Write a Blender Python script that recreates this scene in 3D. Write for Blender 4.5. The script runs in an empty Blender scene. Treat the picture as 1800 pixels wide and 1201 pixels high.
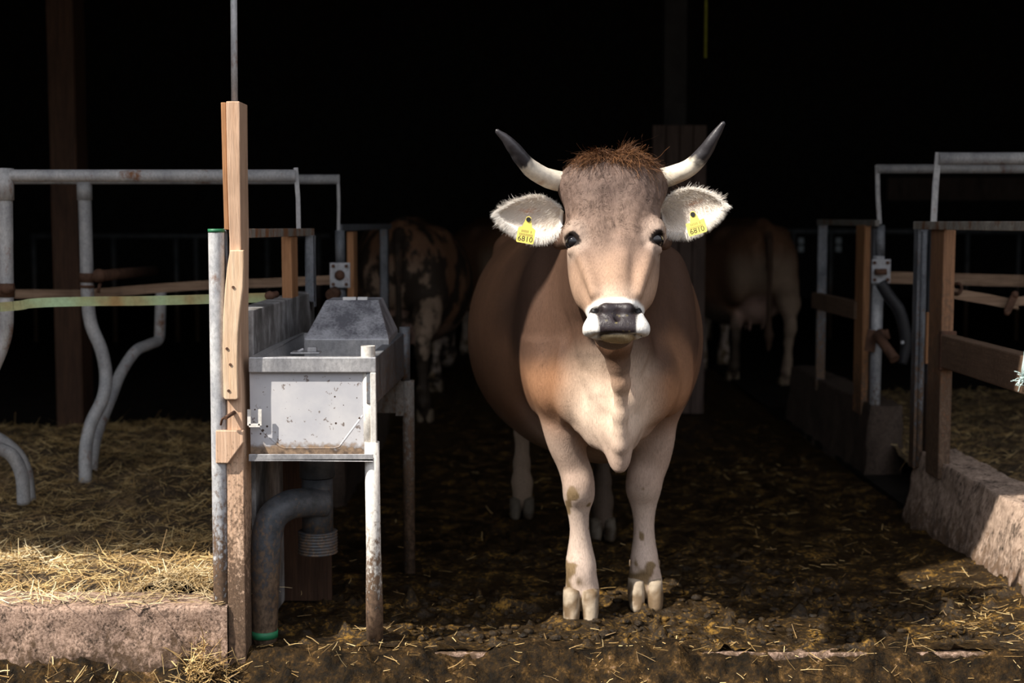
import bpy, bmesh, math, random
import numpy as np
from mathutils import Vector, Matrix

random.seed(7)
RNG = np.random.default_rng(11)
SC = bpy.context.scene
COL = SC.collection

# ------------------------------------------------------------------ camera
CAM_H, FPX, PITCH = 1.30, 2500.0, math.radians(4.8)
cam_d = bpy.data.cameras.new('camera')
cam = bpy.data.objects.new('camera', cam_d)
COL.objects.link(cam)
cam_d.sensor_width = 36.0
cam_d.lens = 36.0 * FPX / 1800.0
cam.location = (0, 0, CAM_H)
cam.rotation_euler = (math.pi / 2 - PITCH, 0, 0)
cam_d.dof.use_dof = True
cam_d.dof.focus_distance = 4.05
cam_d.dof.aperture_fstop = 2.8
cam_d.clip_end = 200
SC.camera = cam

# ------------------------------------------------------------------ sky, sun, exposure
SUN_AZ, SUN_EL = math.radians(57), math.radians(47)     # azimuth from -Y towards -X
SUNV = Vector((-math.sin(SUN_AZ) * math.cos(SUN_EL), -math.cos(SUN_AZ) * math.cos(SUN_EL), math.sin(SUN_EL)))
world = bpy.data.worlds.new('sky')
SC.world = world
world.use_nodes = True
bg = world.node_tree.nodes['Background']
# pale sky; horizon band added dim to keep the deep barn dark
_t = world.node_tree
_tc = _t.nodes.new('ShaderNodeTexCoord'); _sx = _t.nodes.new('ShaderNodeSeparateXYZ'); _cr = _t.nodes.new('ShaderNodeValToRGB')
_t.links.new(_tc.outputs['Generated'], _sx.inputs[0]); _t.links.new(_sx.outputs['Z'], _cr.inputs['Fac'])
_cr.color_ramp.elements[0].position = 0.16; _cr.color_ramp.elements[0].color = (0.16, 0.17, 0.17, 1)
_cr.color_ramp.elements[1].position = 0.38; _cr.color_ramp.elements[1].color = (0.90, 0.92, 1.0, 1)
_t.links.new(_cr.outputs['Color'], bg.inputs['Color'])
bg.inputs['Strength'].default_value = 1.5
sun_d = bpy.data.lights.new('sun', 'SUN')
sun_d.energy = 7.5
sun_d.angle = math.radians(0.53)
sun_d.color = (1.0, 0.93, 0.83)
sun = bpy.data.objects.new('sun', sun_d)
COL.objects.link(sun)
sun.location = (-6, -4, 9)
sun.rotation_euler = (-SUNV).to_track_quat('-Z', 'Y').to_euler()
SC.view_settings.view_transform = 'Standard'
SC.view_settings.look = 'None'
SC.view_settings.gamma = 1.0
SC.view_settings.use_curve_mapping = False
SC.view_settings.exposure = 0.0

# ------------------------------------------------------------------ helpers
CA, SA = math.cos(PITCH), math.sin(PITCH)


def P(px, py, Y):
    """point of the place seen at picture coordinates px, py, at depth Y"""
    a = (px - 900.0) / FPX
    b = -(py - 600.5) / FPX
    d = (a, CA + b * SA, -SA + b * CA)
    k = Y / d[1]
    return Vector((d[0] * k, Y, CAM_H + d[2] * k))


def G(px, py, z=0.0):
    a = (px - 900.0) / FPX
    b = -(py - 600.5) / FPX
    d = (a, CA + b * SA, -SA + b * CA)
    k = (z - CAM_H) / d[2]
    return Vector((d[0] * k, d[1] * k, z))


def PL(lst):
    return [P(*q) for q in lst]


def sstep(x, a, b):
    t = np.clip((x - a) / (b - a), 0, 1)
    return t * t * (3 - 2 * t)


def vnoise(p, freq, seed=0):
    p = np.asarray(p, dtype=np.float64) * freq + 1000.0
    i = np.floor(p).astype(np.int64)
    f = p - i
    f = f * f * (3 - 2 * f)
    D = p.shape[1]
    out = np.zeros(len(p))
    for c in range(2 ** D):
        w = np.ones(len(p))
        h = np.full(len(p), seed * 7919 + 13, dtype=np.int64)
        for d in range(D):
            o = (c >> d) & 1
            w = w * (f[:, d] if o else 1 - f[:, d])
            h = (h * 1103515245 + (i[:, d] + o) * (73856093 + 19349663 * d) + 12345) & 0x7FFFFFFF
        h = (h ^ (h >> 13)) * 1274126177 & 0x7FFFFFFF
        h = h ^ (h >> 16)
        out += w * ((h % 100003) / 100003.0)
    return out * 2 - 1


def fbm(p, freq, octs=4, seed=0, gain=0.5):
    a, s = 1.0, 0
    for o in range(octs):
        s = s + a * vnoise(p, freq * 2 ** o, seed + o)
        a *= gain
    return s


def catmull(pts, sub=8):
    pts = [np.array(p, dtype=float) for p in pts]
    P_ = [2 * pts[0] - pts[1]] + pts + [2 * pts[-1] - pts[-2]]
    out = []
    for i in range(1, len(P_) - 2):
        p0, p1, p2, p3 = P_[i - 1:i + 3]
        for k in range(sub):
            t = k / sub
            out.append(0.5 * (2 * p1 + (p2 - p0) * t + (2 * p0 - 5 * p1 + 4 * p2 - p3) * t * t + (3 * p1 - p0 - 3 * p2 + p3) * t ** 3))
    out.append(pts[-1])
    return out


def tag(o, label=None, cat=None, group=None, kind=None):
    if label: o['label'] = label
    if cat: o['category'] = cat
    if group: o['group'] = group
    if kind: o['kind'] = kind
    return o


def empty(name, loc):
    o = bpy.data.objects.new(name, None)
    COL.objects.link(o)
    o.location = loc
    o.empty_display_size = 0.1
    return o


def thing(name, label, cat, loc, group=None):
    return tag(empty(name, loc), label, cat, group)


def origin_of(o):
    v = Vector((0, 0, 0))
    while o is not None:
        v += o.location
        o = o.parent
    return v


def mesh_np(name, V, F, mats, parent=None, smooth=True, loc=(0, 0, 0), col=None, mi=None):
    V = np.asarray(V, dtype=np.float32)
    base = origin_of(parent) if parent else Vector((0, 0, 0))
    off = np.array(base + Vector(loc), dtype=np.float32)
    F = np.asarray(F, dtype=np.int32)
    me = bpy.data.meshes.new(name)
    n = F.shape[1]
    me.vertices.add(len(V))
    me.vertices.foreach_set('co', (V - off).astype(np.float32).ravel())
    me.loops.add(F.size)
    me.loops.foreach_set('vertex_index', F.ravel())
    me.polygons.add(len(F))
    me.polygons.foreach_set('loop_start', np.arange(0, F.size, n, dtype=np.int32))
    me.polygons.foreach_set('use_smooth', np.full(len(F), smooth))
    if mi is not None:
        me.polygons.foreach_set('material_index', np.asarray(mi, dtype=np.int32))
    me.update(calc_edges=True)
    me.validate()
    if col is not None:
        a = me.color_attributes.new('Col', 'FLOAT_COLOR', 'POINT')
        c = np.ones((len(V), 4), dtype=np.float32)
        col = np.asarray(col)
        c[:, :col.shape[1]] = col
        a.data.foreach_set('color', c.ravel())
    for m in (mats if isinstance(mats, (list, tuple)) else [mats]):
        me.materials.append(m)
    o = bpy.data.objects.new(name, me)
    COL.objects.link(o)
    o.location = loc
    o.parent = parent
    return o


class MB:
    def __init__(s):
        s.V, s.F, s.M, s.S = [], [], [], []

    def add(s, vs, fs, mi=0, sm=False):
        b = len(s.V)
        s.V += [tuple(v) for v in vs]
        for f in fs:
            s.F.append(tuple(b + i for i in f))
            s.M.append(mi)
            s.S.append(sm)
        return s

    def box(s, lo, hi, mi=0):
        x0, y0, z0 = lo
        x1, y1, z1 = hi
        v = [(x0, y0, z0), (x1, y0, z0), (x1, y1, z0), (x0, y1, z0), (x0, y0, z1), (x1, y0, z1), (x1, y1, z1), (x0, y1, z1)]
        return s.add(v, [(3, 2, 1, 0), (4, 5, 6, 7), (0, 1, 5, 4), (1, 2, 6, 5), (2, 3, 7, 6), (3, 0, 4, 7)], mi)

    def hexa(s, v, mi=0):
        return s.add(v, [(3, 2, 1, 0), (4, 5, 6, 7), (0, 1, 5, 4), (1, 2, 6, 5), (2, 3, 7, 6), (3, 0, 4, 7)], mi)

    def beam(s, p0, p1, w, h, up=(0, 0, 1), mi=0):
        """bar from p0 to p1; w across, h along up"""
        p0, p1 = Vector(p0), Vector(p1)
        t = (p1 - p0).normalized()
        sd = t.cross(Vector(up)).normalized()
        u = sd.cross(t)
        v = []
        for p in (p0, p1):
            for a, b in ((-1, -1), (1, -1), (1, 1), (-1, 1)):
                v.append(p + sd * (a * w / 2) + u * (b * h / 2))
        return s.add(v, [(3, 2, 1, 0), (4, 5, 6, 7), (0, 1, 5, 4), (1, 2, 6, 5), (2, 3, 7, 6), (3, 0, 4, 7)], mi)

    def tube(s, pts, r, n=14, mi=0, caps=True, sm=True):
        pts = [Vector(p) for p in pts]
        rs = r if isinstance(r, (list, tuple, np.ndarray)) else [r] * len(pts)
        b = len(s.V)
        t0 = (pts[1] - pts[0]).normalized()
        ref = Vector((0, 0, 1)) if abs(t0.z) < 0.9 else Vector((1, 0, 0))
        nrm = t0.cross(ref).normalized()
        for i, p in enumerate(pts):
            if i == 0: t = t0
            elif i == len(pts) - 1: t = (pts[i] - pts[i - 1]).normalized()
            else: t = (pts[i + 1] - pts[i - 1]).normalized()
            nrm = (nrm - t * nrm.dot(t)).normalized()
            bn = t.cross(nrm)
            for k in range(n):
                a = 2 * math.pi * k / n
                s.V.append(tuple(p + (nrm * math.cos(a) + bn * math.sin(a)) * rs[i]))
        for i in range(len(pts) - 1):
            for k in range(n):
                k2 = (k + 1) % n
                s.F.append((b + i * n + k, b + i * n + k2, b + (i + 1) * n + k2, b + (i + 1) * n + k))
                s.M.append(mi); s.S.append(sm)
        if caps:
            s.F.append(tuple(b + k for k in range(n))[::-1]); s.M.append(mi); s.S.append(False)
            e = b + (len(pts) - 1) * n
            s.F.append(tuple(e + k for k in range(n))); s.M.append(mi); s.S.append(False)
        return s

    def curve(s, pts, r, sub=8, n=14, mi=0):
        if isinstance(r, (list, tuple)):
            q = catmull([list(p) + [rr] for p, rr in zip(pts, r)], sub)
            return s.tube([x[:3] for x in q], [float(x[3]) for x in q], n, mi)
        return s.tube(catmull(pts, sub), r, n, mi)

    def prism(s, poly, ext, mi=0):
        poly = [Vector(p) for p in poly]
        ext = Vector(ext)
        n = len(poly)
        v = poly + [p + ext for p in poly]
        f = [tuple(range(n)), tuple(range(2 * n - 1, n - 1, -1))]
        for i in range(n):
            j = (i + 1) % n
            f.append((i, i + n, j + n, j))
        return s.add(v, f, mi)

    def ball(s, c, r, n=10, mi=0, sc=(1, 1, 1)):
        c = Vector(c)
        b = len(s.V)
        m = n // 2 + 1
        for i in range(m + 1):
            th = math.pi * i / m
            for k in range(n):
                a = 2 * math.pi * k / n
                s.V.append((c.x + r * sc[0] * math.sin(th) * math.cos(a), c.y + r * sc[1] * math.sin(th) * math.sin(a), c.z + r * sc[2] * math.cos(th)))
        for i in range(m):
            for k in range(n):
                k2 = (k + 1) % n
                s.F.append((b + i * n + k, b + (i + 1) * n + k, b + (i + 1) * n + k2, b + i * n + k2))
                s.M.append(mi); s.S.append(True)
        return s

    def build(s, name, mats, parent=None, bevel=0, loc=None, label=None):
        base = origin_of(parent) if parent else Vector(loc or (0, 0, 0))
        me = bpy.data.meshes.new(name)
        me.from_pydata([tuple(Vector(v) - base) for v in s.V], [], s.F)
        me.polygons.foreach_set('material_index', s.M)
        me.polygons.foreach_set('use_smooth', s.S)
        for m in (mats if isinstance(mats, (list, tuple)) else [mats]):
            me.materials.append(m)
        bm = bmesh.new(); bm.from_mesh(me)
        bmesh.ops.remove_doubles(bm, verts=bm.verts, dist=1e-6)
        bmesh.ops.recalc_face_normals(bm, faces=bm.faces)
        bm.to_mesh(me); bm.free()
        o = bpy.data.objects.new(name, me)
        COL.objects.link(o)
        if parent: o.parent = parent
        else: o.location = base
        if bevel:
            md = o.modifiers.new('bevel', 'BEVEL')
            md.width = bevel; md.segments = 2; md.limit_method = 'ANGLE'; md.angle_limit = math.radians(40)
        if label: o['label'] = label
        return o


def ribbons(roots, dirs, L, w, bend=None, K=3, taper=1.0, facing=None, curl=0.0, turns=1.2):
    N = len(roots)
    dirs = dirs / (np.linalg.norm(dirs, axis=1, keepdims=True) + 1e-9)
    rv = RNG.normal(size=(N, 3)) if facing is None else facing
    side = np.cross(dirs, rv)
    side /= (np.linalg.norm(side, axis=1, keepdims=True) + 1e-9)
    if bend is None: bend = np.zeros((N, 3))
    PH = RNG.random(N) * 2 * np.pi
    V = np.zeros((N, K + 1, 2, 3))
    for k in range(K + 1):
        s = k / K
        c = roots + dirs * (L * s)[:, None] + bend * (L * s * s)[:, None]
        if curl:
            up2 = np.cross(side, dirs)
            ph = PH + s * turns * 2 * np.pi
            c = c + (side * np.cos(ph)[:, None] + up2 * np.sin(ph)[:, None] - side * np.cos(PH)[:, None] - up2 * np.sin(PH)[:, None]) * (curl * L)[:, None]
        ww = w * (1 - taper * s * 0.92) / 2
        V[:, k, 0] = c - side * ww[:, None]
        V[:, k, 1] = c + side * ww[:, None]
    i = np.arange(N)[:, None] * (2 * (K + 1)) + np.arange(K)[None, :] * 2
    F = np.stack([i, i + 1, i + 3, i + 2], axis=-1).reshape(-1, 4)
    return V.reshape(-1, 3), F


# ------------------------------------------------------------------ materials
class NT:
    def __init__(s, name):
        s.m = bpy.data.materials.new(name)
        s.m.use_nodes = True
        s.t = s.m.node_tree
        s.b = s.t.nodes['Principled BSDF']

    def n(s, typ, **kw):
        nd = s.t.nodes.new(typ)
        for k, v in kw.items():
            if k in nd.inputs: nd.inputs[k].default_value = v
            else: setattr(nd, k, v)
        return nd

    def l(s, a, b):
        s.t.links.new(a, b)

    def coord(s, scale=(1, 1, 1), world=False):
        if world:
            g = s.n('ShaderNodeNewGeometry').outputs['Position']
        else:
            g = s.n('ShaderNodeTexCoord').outputs['Object']
        mp = s.n('ShaderNodeMapping')
        mp.inputs['Scale'].default_value = scale
        s.l(g, mp.inputs['Vector'])
        return mp.outputs['Vector']

    def noise(s, vec, scale, detail=4, rough=0.6, dist=0.0):
        nd = s.n('ShaderNodeTexNoise')
        nd.inputs['Scale'].default_value = scale
        nd.inputs['Detail'].default_value = detail
        nd.inputs['Roughness'].default_value = rough
        nd.inputs['Distortion'].default_value = dist
        s.l(vec, nd.inputs['Vector'])
        return nd.outputs['Fac']

    def ramp(s, fac, stops):
        nd = s.n('ShaderNodeValToRGB')
        e = nd.color_ramp.elements
        while len(e) < len(stops): e.new(0.5)
        for i, (p, c) in enumerate(stops):
            e[i].position = p
            e[i].color = (c[0], c[1], c[2], 1) if isinstance(c, (tuple, list)) else (c, c, c, 1)
        s.l(fac, nd.inputs['Fac'])
        return nd.outputs['Color']

    def mix(s, fac, a, b, mode='MIX'):
        nd = s.n('ShaderNodeMix', data_type='RGBA', blend_type=mode)
        for sock, v in ((nd.inputs[0], fac), (nd.inputs[6], a), (nd.inputs[7], b)):
            if hasattr(v, 'is_linked'): s.l(v, sock)
            elif isinstance(v, (tuple, list)): sock.default_value = (v[0], v[1], v[2], 1)
            else: sock.default_value = v
        return nd.outputs[2]

    def math(s, op, a, b=None, clamp=False):
        nd = s.n('ShaderNodeMath', operation=op, use_clamp=clamp)
        for i, v in enumerate((a, b)):
            if v is None: continue
            if hasattr(v, 'is_linked'): s.l(v, nd.inputs[i])
            else: nd.inputs[i].default_value = v
        return nd.outputs[0]

    def bump(s, h, strength=0.3, dist=0.01):
        nd = s.n('ShaderNodeBump')
        nd.inputs['Strength'].default_value = strength
        nd.inputs['Distance'].default_value = dist
        s.l(h, nd.inputs['Height'])
        s.l(nd.outputs['Normal'], s.b.inputs['Normal'])

    def done(s, col=None, rough=0.6, metal=0.0, spec=0.5):
        for k, v in (('Base Color', col), ('Roughness', rough), ('Metallic', metal), ('Specular IOR Level', spec)):
            if v is None: continue
            if hasattr(v, 'is_linked'): s.l(v, s.b.inputs[k])
            elif isinstance(v, (tuple, list)): s.b.inputs[k].default_value = (v[0], v[1], v[2], 1)
            else: s.b.inputs[k].default_value = v
        return s.m


MUD = (0.085, 0.055, 0.036)


def mud_over(t, col, lo, hi, scale=60, base=0.0, mud=MUD, hard=0.16):
    """splashes of muck, thick near the ground at height lo, none above hi"""
    g = t.n('ShaderNodeNewGeometry').outputs['Position']
    sx = t.n('ShaderNodeSeparateXYZ'); t.l(g, sx.inputs[0])
    mr = t.n('ShaderNodeMapRange')
    mr.inputs['From Min'].default_value = hi; mr.inputs['From Max'].default_value = lo
    mr.inputs['To Min'].default_value = base; mr.inputs['To Max'].default_value = 0.48
    t.l(sx.outputs['Z'], mr.inputs['Value'])
    v = t.coord((1, 1, 0.7), world=True)
    nz = t.noise(v, scale, 5, 0.65)
    n2 = t.noise(v, scale * 0.13, 3, 0.6)
    nn = t.math('ADD', t.math('MULTIPLY', nz, 0.85), t.math('MULTIPLY', n2, 0.25))
    th = t.math('SUBTRACT', t.math('ADD', nn, mr.outputs[0]), 0.76)
    fac = t.math('MULTIPLY', th, 1.0 / hard, clamp=True)
    c3 = t.ramp(nz, [(0.35, (mud[0] * 0.45, mud[1] * 0.42, mud[2] * 0.4)), (0.6, (mud[0] * 1.9, mud[1] * 1.85, mud[2] * 1.8))])
    return t.mix(fac, col, c3), fac


def m_wood(name, c1, c2, axis=2, dirt=None, grain=24, rough=0.75, dark=None):
    t = NT(name)
    sc = [1, 1, 1]; sc[axis] = 0.06
    v = t.coord(tuple(sc))
    n1 = t.noise(v, grain * 2.5, 6, 0.65, 0.4)
    n2 = t.noise(v, grain * 9, 3, 0.6)
    n3 = t.noise(t.coord((1, 1, 0.5)), 5, 4, 0.6)
    col = t.ramp(n1, [(0.3, c2), (0.5, tuple((a + b) / 2 for a, b in zip(c1, c2))), (0.68, c1)])
    col = t.mix(0.35, col, t.ramp(n2, [(0.3, 0.35), (0.65, 1.0)]), 'MULTIPLY')
    col = t.mix(t.ramp(n3, [(0.5, 0.0), (0.75, 0.7)]), col, dark or tuple(a * 0.45 for a in c2))
    if dirt: col, _ = mud_over(t, col, *dirt)
    t.bump(t.math('ADD', n1, t.math('MULTIPLY', n2, 0.5)), 0.45, 0.006)
    return t.done(col, rough, 0, 0.3)


def m_steel(name, c1, c2, rough=0.45, metal=0.35, rust=0.0, dirt=None, scale=14, rustc=(0.22, 0.10, 0.045)):
    t = NT(name)
    v = t.coord((1, 1, 0.6))
    n1 = t.noise(v, scale, 6, 0.7)
    n2 = t.noise(v, scale * 9, 3, 0.7)
    col = t.ramp(n1, [(0.35, c1), (0.65, c2)])
    col = t.mix(0.5, col, t.ramp(n2, [(0.35, 0.55), (0.6, 1.0)]), 'MULTIPLY')
    if rust:
        n3 = t.noise(v, scale * 0.8, 6, 0.75)
        col = t.mix(t.ramp(n3, [(0.66 - rust * 0.3, 0.0), (0.78 - rust * 0.3, 1.0)]), col, rustc)
    if dirt: col, _ = mud_over(t, col, *dirt)
    t.bump(n2, 0.15, 0.003)
    return t.done(col, t.ramp(n1, [(0.3, rough), (0.7, min(1, rough + 0.25))]), metal, 0.4)


def m_plain(name, col, rough=0.6, metal=0.0, var=0.3, scale=20, bump=0.1, spec=0.4):
    t = NT(name)
    n = t.noise(t.coord(), scale, 5, 0.65)
    c = t.ramp(n, [(0.3, tuple(a * (1 - var) for a in col)), (0.7, tuple(min(1, a * (1 + var)) for a in col))])
    t.bump(n, bump, 0.004)
    return t.done(c, rough, metal, spec)


M = {}
M['timber'] = m_wood('weathered_timber', (0.76, 0.53, 0.375), (0.56, 0.345, 0.22), 2, (0.0, 0.80, 105, 0.06))
M['timber_pale'] = m_wood('pale_fresh_timber', (0.82, 0.62, 0.44), (0.70, 0.46, 0.28), 2, None)
M['timber_dirty'] = m_wood('muck_stained_timber', (0.40, 0.21, 0.11), (0.20, 0.10, 0.055), 2, (0.2, 1.5, 60, 0.05))
M['rail_dirty'] = m_wood('muck_stained_rail', (0.26, 0.16, 0.105), (0.13, 0.08, 0.052), 1, (0.2, 1.6, 70, 0.12))
M['timber_orange'] = m_wood('orange_timber', (0.50, 0.25, 0.12), (0.30, 0.14, 0.06), 2, (0.1, 1.0, 60, 0.0))
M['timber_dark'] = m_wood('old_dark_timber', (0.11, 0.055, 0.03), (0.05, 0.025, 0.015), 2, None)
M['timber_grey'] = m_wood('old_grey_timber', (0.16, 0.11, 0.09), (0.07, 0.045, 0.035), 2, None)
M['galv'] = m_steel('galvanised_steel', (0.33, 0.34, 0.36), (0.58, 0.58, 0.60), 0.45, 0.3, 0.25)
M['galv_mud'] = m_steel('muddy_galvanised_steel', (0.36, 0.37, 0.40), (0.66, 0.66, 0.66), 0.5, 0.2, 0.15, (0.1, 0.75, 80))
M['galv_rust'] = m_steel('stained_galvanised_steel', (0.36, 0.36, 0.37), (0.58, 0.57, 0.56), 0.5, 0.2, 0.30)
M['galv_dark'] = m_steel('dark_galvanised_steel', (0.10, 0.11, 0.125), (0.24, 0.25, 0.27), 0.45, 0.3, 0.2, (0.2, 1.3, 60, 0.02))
M['stainless'] = m_steel('brushed_stainless_steel', (0.40, 0.40, 0.42), (0.58, 0.57, 0.57), 0.38, 0.6, 0.0)
M['rust'] = m_plain('rusted_iron', (0.10, 0.05, 0.03), 0.8, 0.2, 0.5)
M['rubber'] = m_plain('black_rubber', (0.022, 0.022, 0.025), 0.5, 0, 0.3)
M['leg_paint'] = m_steel('white_coated_steel', (0.62, 0.58, 0.52), (0.78, 0.75, 0.70), 0.5, 0.0, 0.1, (0.08, 0.62, 75))
M['leg_dark'] = m_steel('muck_coated_steel', (0.2, 0.18, 0.16), (0.33, 0.3, 0.27), 0.6, 0.0, 0.3, (0.2, 1.1, 75))


def m_panel():
    t = NT('spattered_trough_panel')
    v = t.coord()
    n1 = t.noise(v, 9, 5, 0.6)
    n2 = t.noise(v, 55, 4, 0.6)
    col = t.ramp(n1, [(0.35, (0.50, 0.50, 0.53)), (0.65, (0.60, 0.59, 0.60))])
    # spots of muck
    vo = t.n('ShaderNodeTexVoronoi'); vo.inputs['Scale'].default_value = 42
    t.l(v, vo.inputs['Vector'])
    d = t.math('ADD', vo.outputs['Distance'], t.math('MULTIPLY', t.noise(v, 8, 2), 0.75))
    spot = t.ramp(d, [(0.44, 1.0), (0.468, 0.0)])
    col = t.mix(spot, col, (0.06, 0.035, 0.025))
    fine = t.ramp(n2, [(0.64, 0.0), (0.68, 0.8)])
    col = t.mix(fine, col, (0.13, 0.085, 0.06))
    # grime lying along the bottom fold
    sx = t.n('ShaderNodeSeparateXYZ'); t.l(t.n('ShaderNodeNewGeometry').outputs['Position'], sx.inputs[0])
    mr = t.n('ShaderNodeMapRange')
    mr.inputs['From Min'].default_value = 0.655; mr.inputs['From Max'].default_value = 0.605
    t.l(sx.outputs['Z'], mr.inputs['Value'])
    g = t.ramp(t.math('ADD', t.math('MULTIPLY', n2, 0.6), t.math('MULTIPLY', mr.outputs[0], 0.6)), [(0.5, 0.0), (0.72, 0.95)])
    col = t.mix(g, col, t.ramp(n2, [(0.35, (0.07, 0.04, 0.02)), (0.65, (0.30, 0.20, 0.12))]))
    return t.done(col, 0.55, 0.1, 0.4)


M['panel'] = m_panel()


def m_hood():
    t = NT('limescaled_steel_cover')
    v = t.coord()
    big = t.noise(v, 6.5, 3, 0.5)
    fine = t.noise(v, 120, 4, 0.7)
    f = t.math('ADD', t.math('MULTIPLY', big, 0.75), t.math('MULTIPLY', fine, 0.35))
    col = t.ramp(f, [(0.47, (0.20, 0.20, 0.225)), (0.63, (0.62, 0.62, 0.66))])
    return t.done(col, 0.45, 0.45, 0.4)


M['hood'] = m_hood()


def m_board():
    t = NT('weathered_grey_board')
    v = t.coord((1, 1, 0.5))
    n1 = t.noise(v, 7, 5, 0.65)
    n2 = t.noise(v, 60, 4, 0.7)
    col = t.ramp(n1, [(0.33, (0.07, 0.065, 0.06)), (0.5, (0.18, 0.17, 0.165)), (0.66, (0.48, 0.47, 0.47))])
    col = t.mix(0.6, col, t.ramp(n2, [(0.3, 0.4), (0.65, 1.0)]), 'MULTIPLY')
    t.bump(n2, 0.2, 0.004)
    return t.done(col, 0.75, 0, 0.3)


M['board'] = m_board()


def m_plastic_pipe():
    t = NT('muddy_grey_plastic_pipe')
    v = t.coord()
    n1 = t.noise(v, 30, 5, 0.7)
    col = t.ramp(n1, [(0.35, (0.035, 0.04, 0.047)), (0.7, (0.085, 0.09, 0.102))])
    col, f = mud_over(t, col, 0.0, 0.60, 70, 0.06, (0.075, 0.052, 0.035))
    t.bump(n1, 0.2, 0.004)
    return t.done(col, 0.5, 0, 0.4)


M['ppipe'] = m_plastic_pipe()


def m_concrete(name, c1, c2, mud, amount=0.5, scale=14, stretch=(1, 1, 1), dirt=None):
    t = NT(name)
    v = t.coord(stretch)
    n1 = t.noise(v, scale, 7, 0.72)
    n2 = t.noise(v, scale * 6, 5, 0.7)
    col = t.ramp(n2, [(0.3, c2), (0.65, c1)])
    f = t.math('ADD', t.math('MULTIPLY', n1, 0.65), t.math('MULTIPLY', n2, 0.35))
    col = t.mix(t.ramp(f, [(1 - amount - 0.06, 1.0), (1 - amount + 0.06, 0.0)]), col, t.ramp(n2, [(0.35, tuple(a * 0.5 for a in mud)), (0.7, tuple(a * 1.5 for a in mud))]))
    if dirt: col, _ = mud_over(t, col, *dirt)
    t.bump(t.math('ADD', n1, n2), 0.6, 0.008)
    return t.done(col, 0.8, 0, 0.35)


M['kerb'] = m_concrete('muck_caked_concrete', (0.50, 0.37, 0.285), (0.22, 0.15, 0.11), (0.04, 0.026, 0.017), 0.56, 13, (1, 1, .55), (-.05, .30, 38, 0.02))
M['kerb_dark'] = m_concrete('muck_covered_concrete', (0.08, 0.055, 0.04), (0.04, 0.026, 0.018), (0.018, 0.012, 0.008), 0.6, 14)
M['kerb_left'] = m_concrete('worn_pink_concrete', (0.50, 0.345, 0.26), (0.15, 0.09, 0.06), (0.035, 0.022, 0.014), 0.56, 22, (1, 1, .8), (-.12, .14, 48, 0.06, (.055, .034, .02)))


def m_muck(name, wet=True):
    t = NT(name)
    v = t.coord(world=True)
    n1 = t.noise(v, 9, 6, 0.7)
    n2 = t.noise(v, 70, 5, 0.7)
    if wet:
        col = t.ramp(t.math('ADD', t.math('MULTIPLY', n1, 0.5), t.math('MULTIPLY', n2, 0.5)),
                     [(0.38, (0.004, 0.0025, 0.001)), (0.53, (0.030, 0.016, 0.0035)), (0.66, (0.32, 0.17, 0.025))])
        r = t.ramp(n1, [(0.35, 0.35), (0.65, 0.75)])
    else:
        col = t.ramp(t.math('ADD', t.math('MULTIPLY', t.noise(v, 14, 6, 0.75), 0.7), t.math('MULTIPLY', n2, 0.3)),
                     [(0.43, (0.007, 0.0045, 0.002)), (0.53, (0.030, 0.017, 0.006)), (0.60, (0.095, 0.052, 0.016)), (0.68, (0.36, 0.235, 0.16))])
        r = t.ramp(n2, [(0.35, 0.55), (0.6, 0.9)])
    t.bump(t.math('ADD', n1, n2), 0.7, 0.012)
    return t.done(col, r, 0, 0.3 if wet else 0.12)


M['muck'] = m_muck('wet_slurry', True)
M['mud'] = m_muck('clotted_mud', False)


def m_straw(name, c1, c2, c3):
    t = NT(name)
    gi = t.n('ShaderNodeNewGeometry').outputs['Random Per Island']
    n = t.noise(t.coord(world=True), 3.0, 4, 0.6)
    col = t.ramp(gi, [(0.0, c1), (0.5, c2), (1.0, c3)])
    col = t.mix(t.ramp(n, [(0.45, 0.0), (0.66, 0.7)]), col, tuple(a * 0.5 for a in c1))
    return t.done(col, 0.6, 0, 0.4)


M['straw'] = m_straw('dry_straw', (0.18, 0.11, 0.045), (0.46, 0.29, 0.105), (0.76, 0.57, 0.27))
M['straw_pale'] = m_straw('pale_loose_straw', (0.45, 0.30, 0.13), (0.68, 0.52, 0.28), (0.9, 0.78, 0.52))
M['litter'] = m_concrete('trodden_bedding', (0.30, 0.20, 0.10), (0.15, 0.095, 0.045), (0.06, 0.04, 0.022), 0.45, 12)
M['dark'] = m_plain('shade_dark_boards', (0.045, 0.042, 0.040), 0.95, 0, 0.3, 6, 0.1, 0.05)  # near-black colour put in so the barn interior reads as unlit
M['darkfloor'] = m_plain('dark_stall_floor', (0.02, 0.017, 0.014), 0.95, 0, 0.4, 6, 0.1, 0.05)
M['belt'] = m_wood('worn_canvas_belt', (0.40, 0.27, 0.18), (0.20, 0.12, 0.075), 0, None, 20)


def m_strap():
    t = NT('green_webbing')
    n = t.noise(t.coord((1, 1, 1)), 3.2, 3, 0.6)
    n2 = t.noise(t.coord((1, 1, 1)), 60, 3, 0.6)
    col = t.ramp(n, [(0.42, (0.36, 0.24, 0.10)), (0.55, (0.40, 0.46, 0.24)), (0.65, (0.44, 0.60, 0.36))])
    col = t.mix(0.4, col, t.ramp(n2, [(0.3, 0.5), (0.65, 1.0)]), 'MULTIPLY')
    return t.done(col, 0.75, 0, 0.3)


M['strap'] = m_strap()
M['twine'] = m_plain('teal_white_twine', (0.55, 0.72, 0.72), 0.7, 0, 0.4, 40)
M['green'] = m_plain('green_plastic', (0.02, 0.16, 0.07), 0.5, 0, 0.3)
M['cord'] = m_plain('yellow_green_cord', (0.25, 0.26, 0.03), 0.7)
M['white'] = m_plain('white_plastic', (0.75, 0.74, 0.72), 0.5, 0, 0.1)
M['grey_spot'] = m_plain('pale_spot', (0.5, 0.55, 0.6), 0.5, 0, 0.1)


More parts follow.
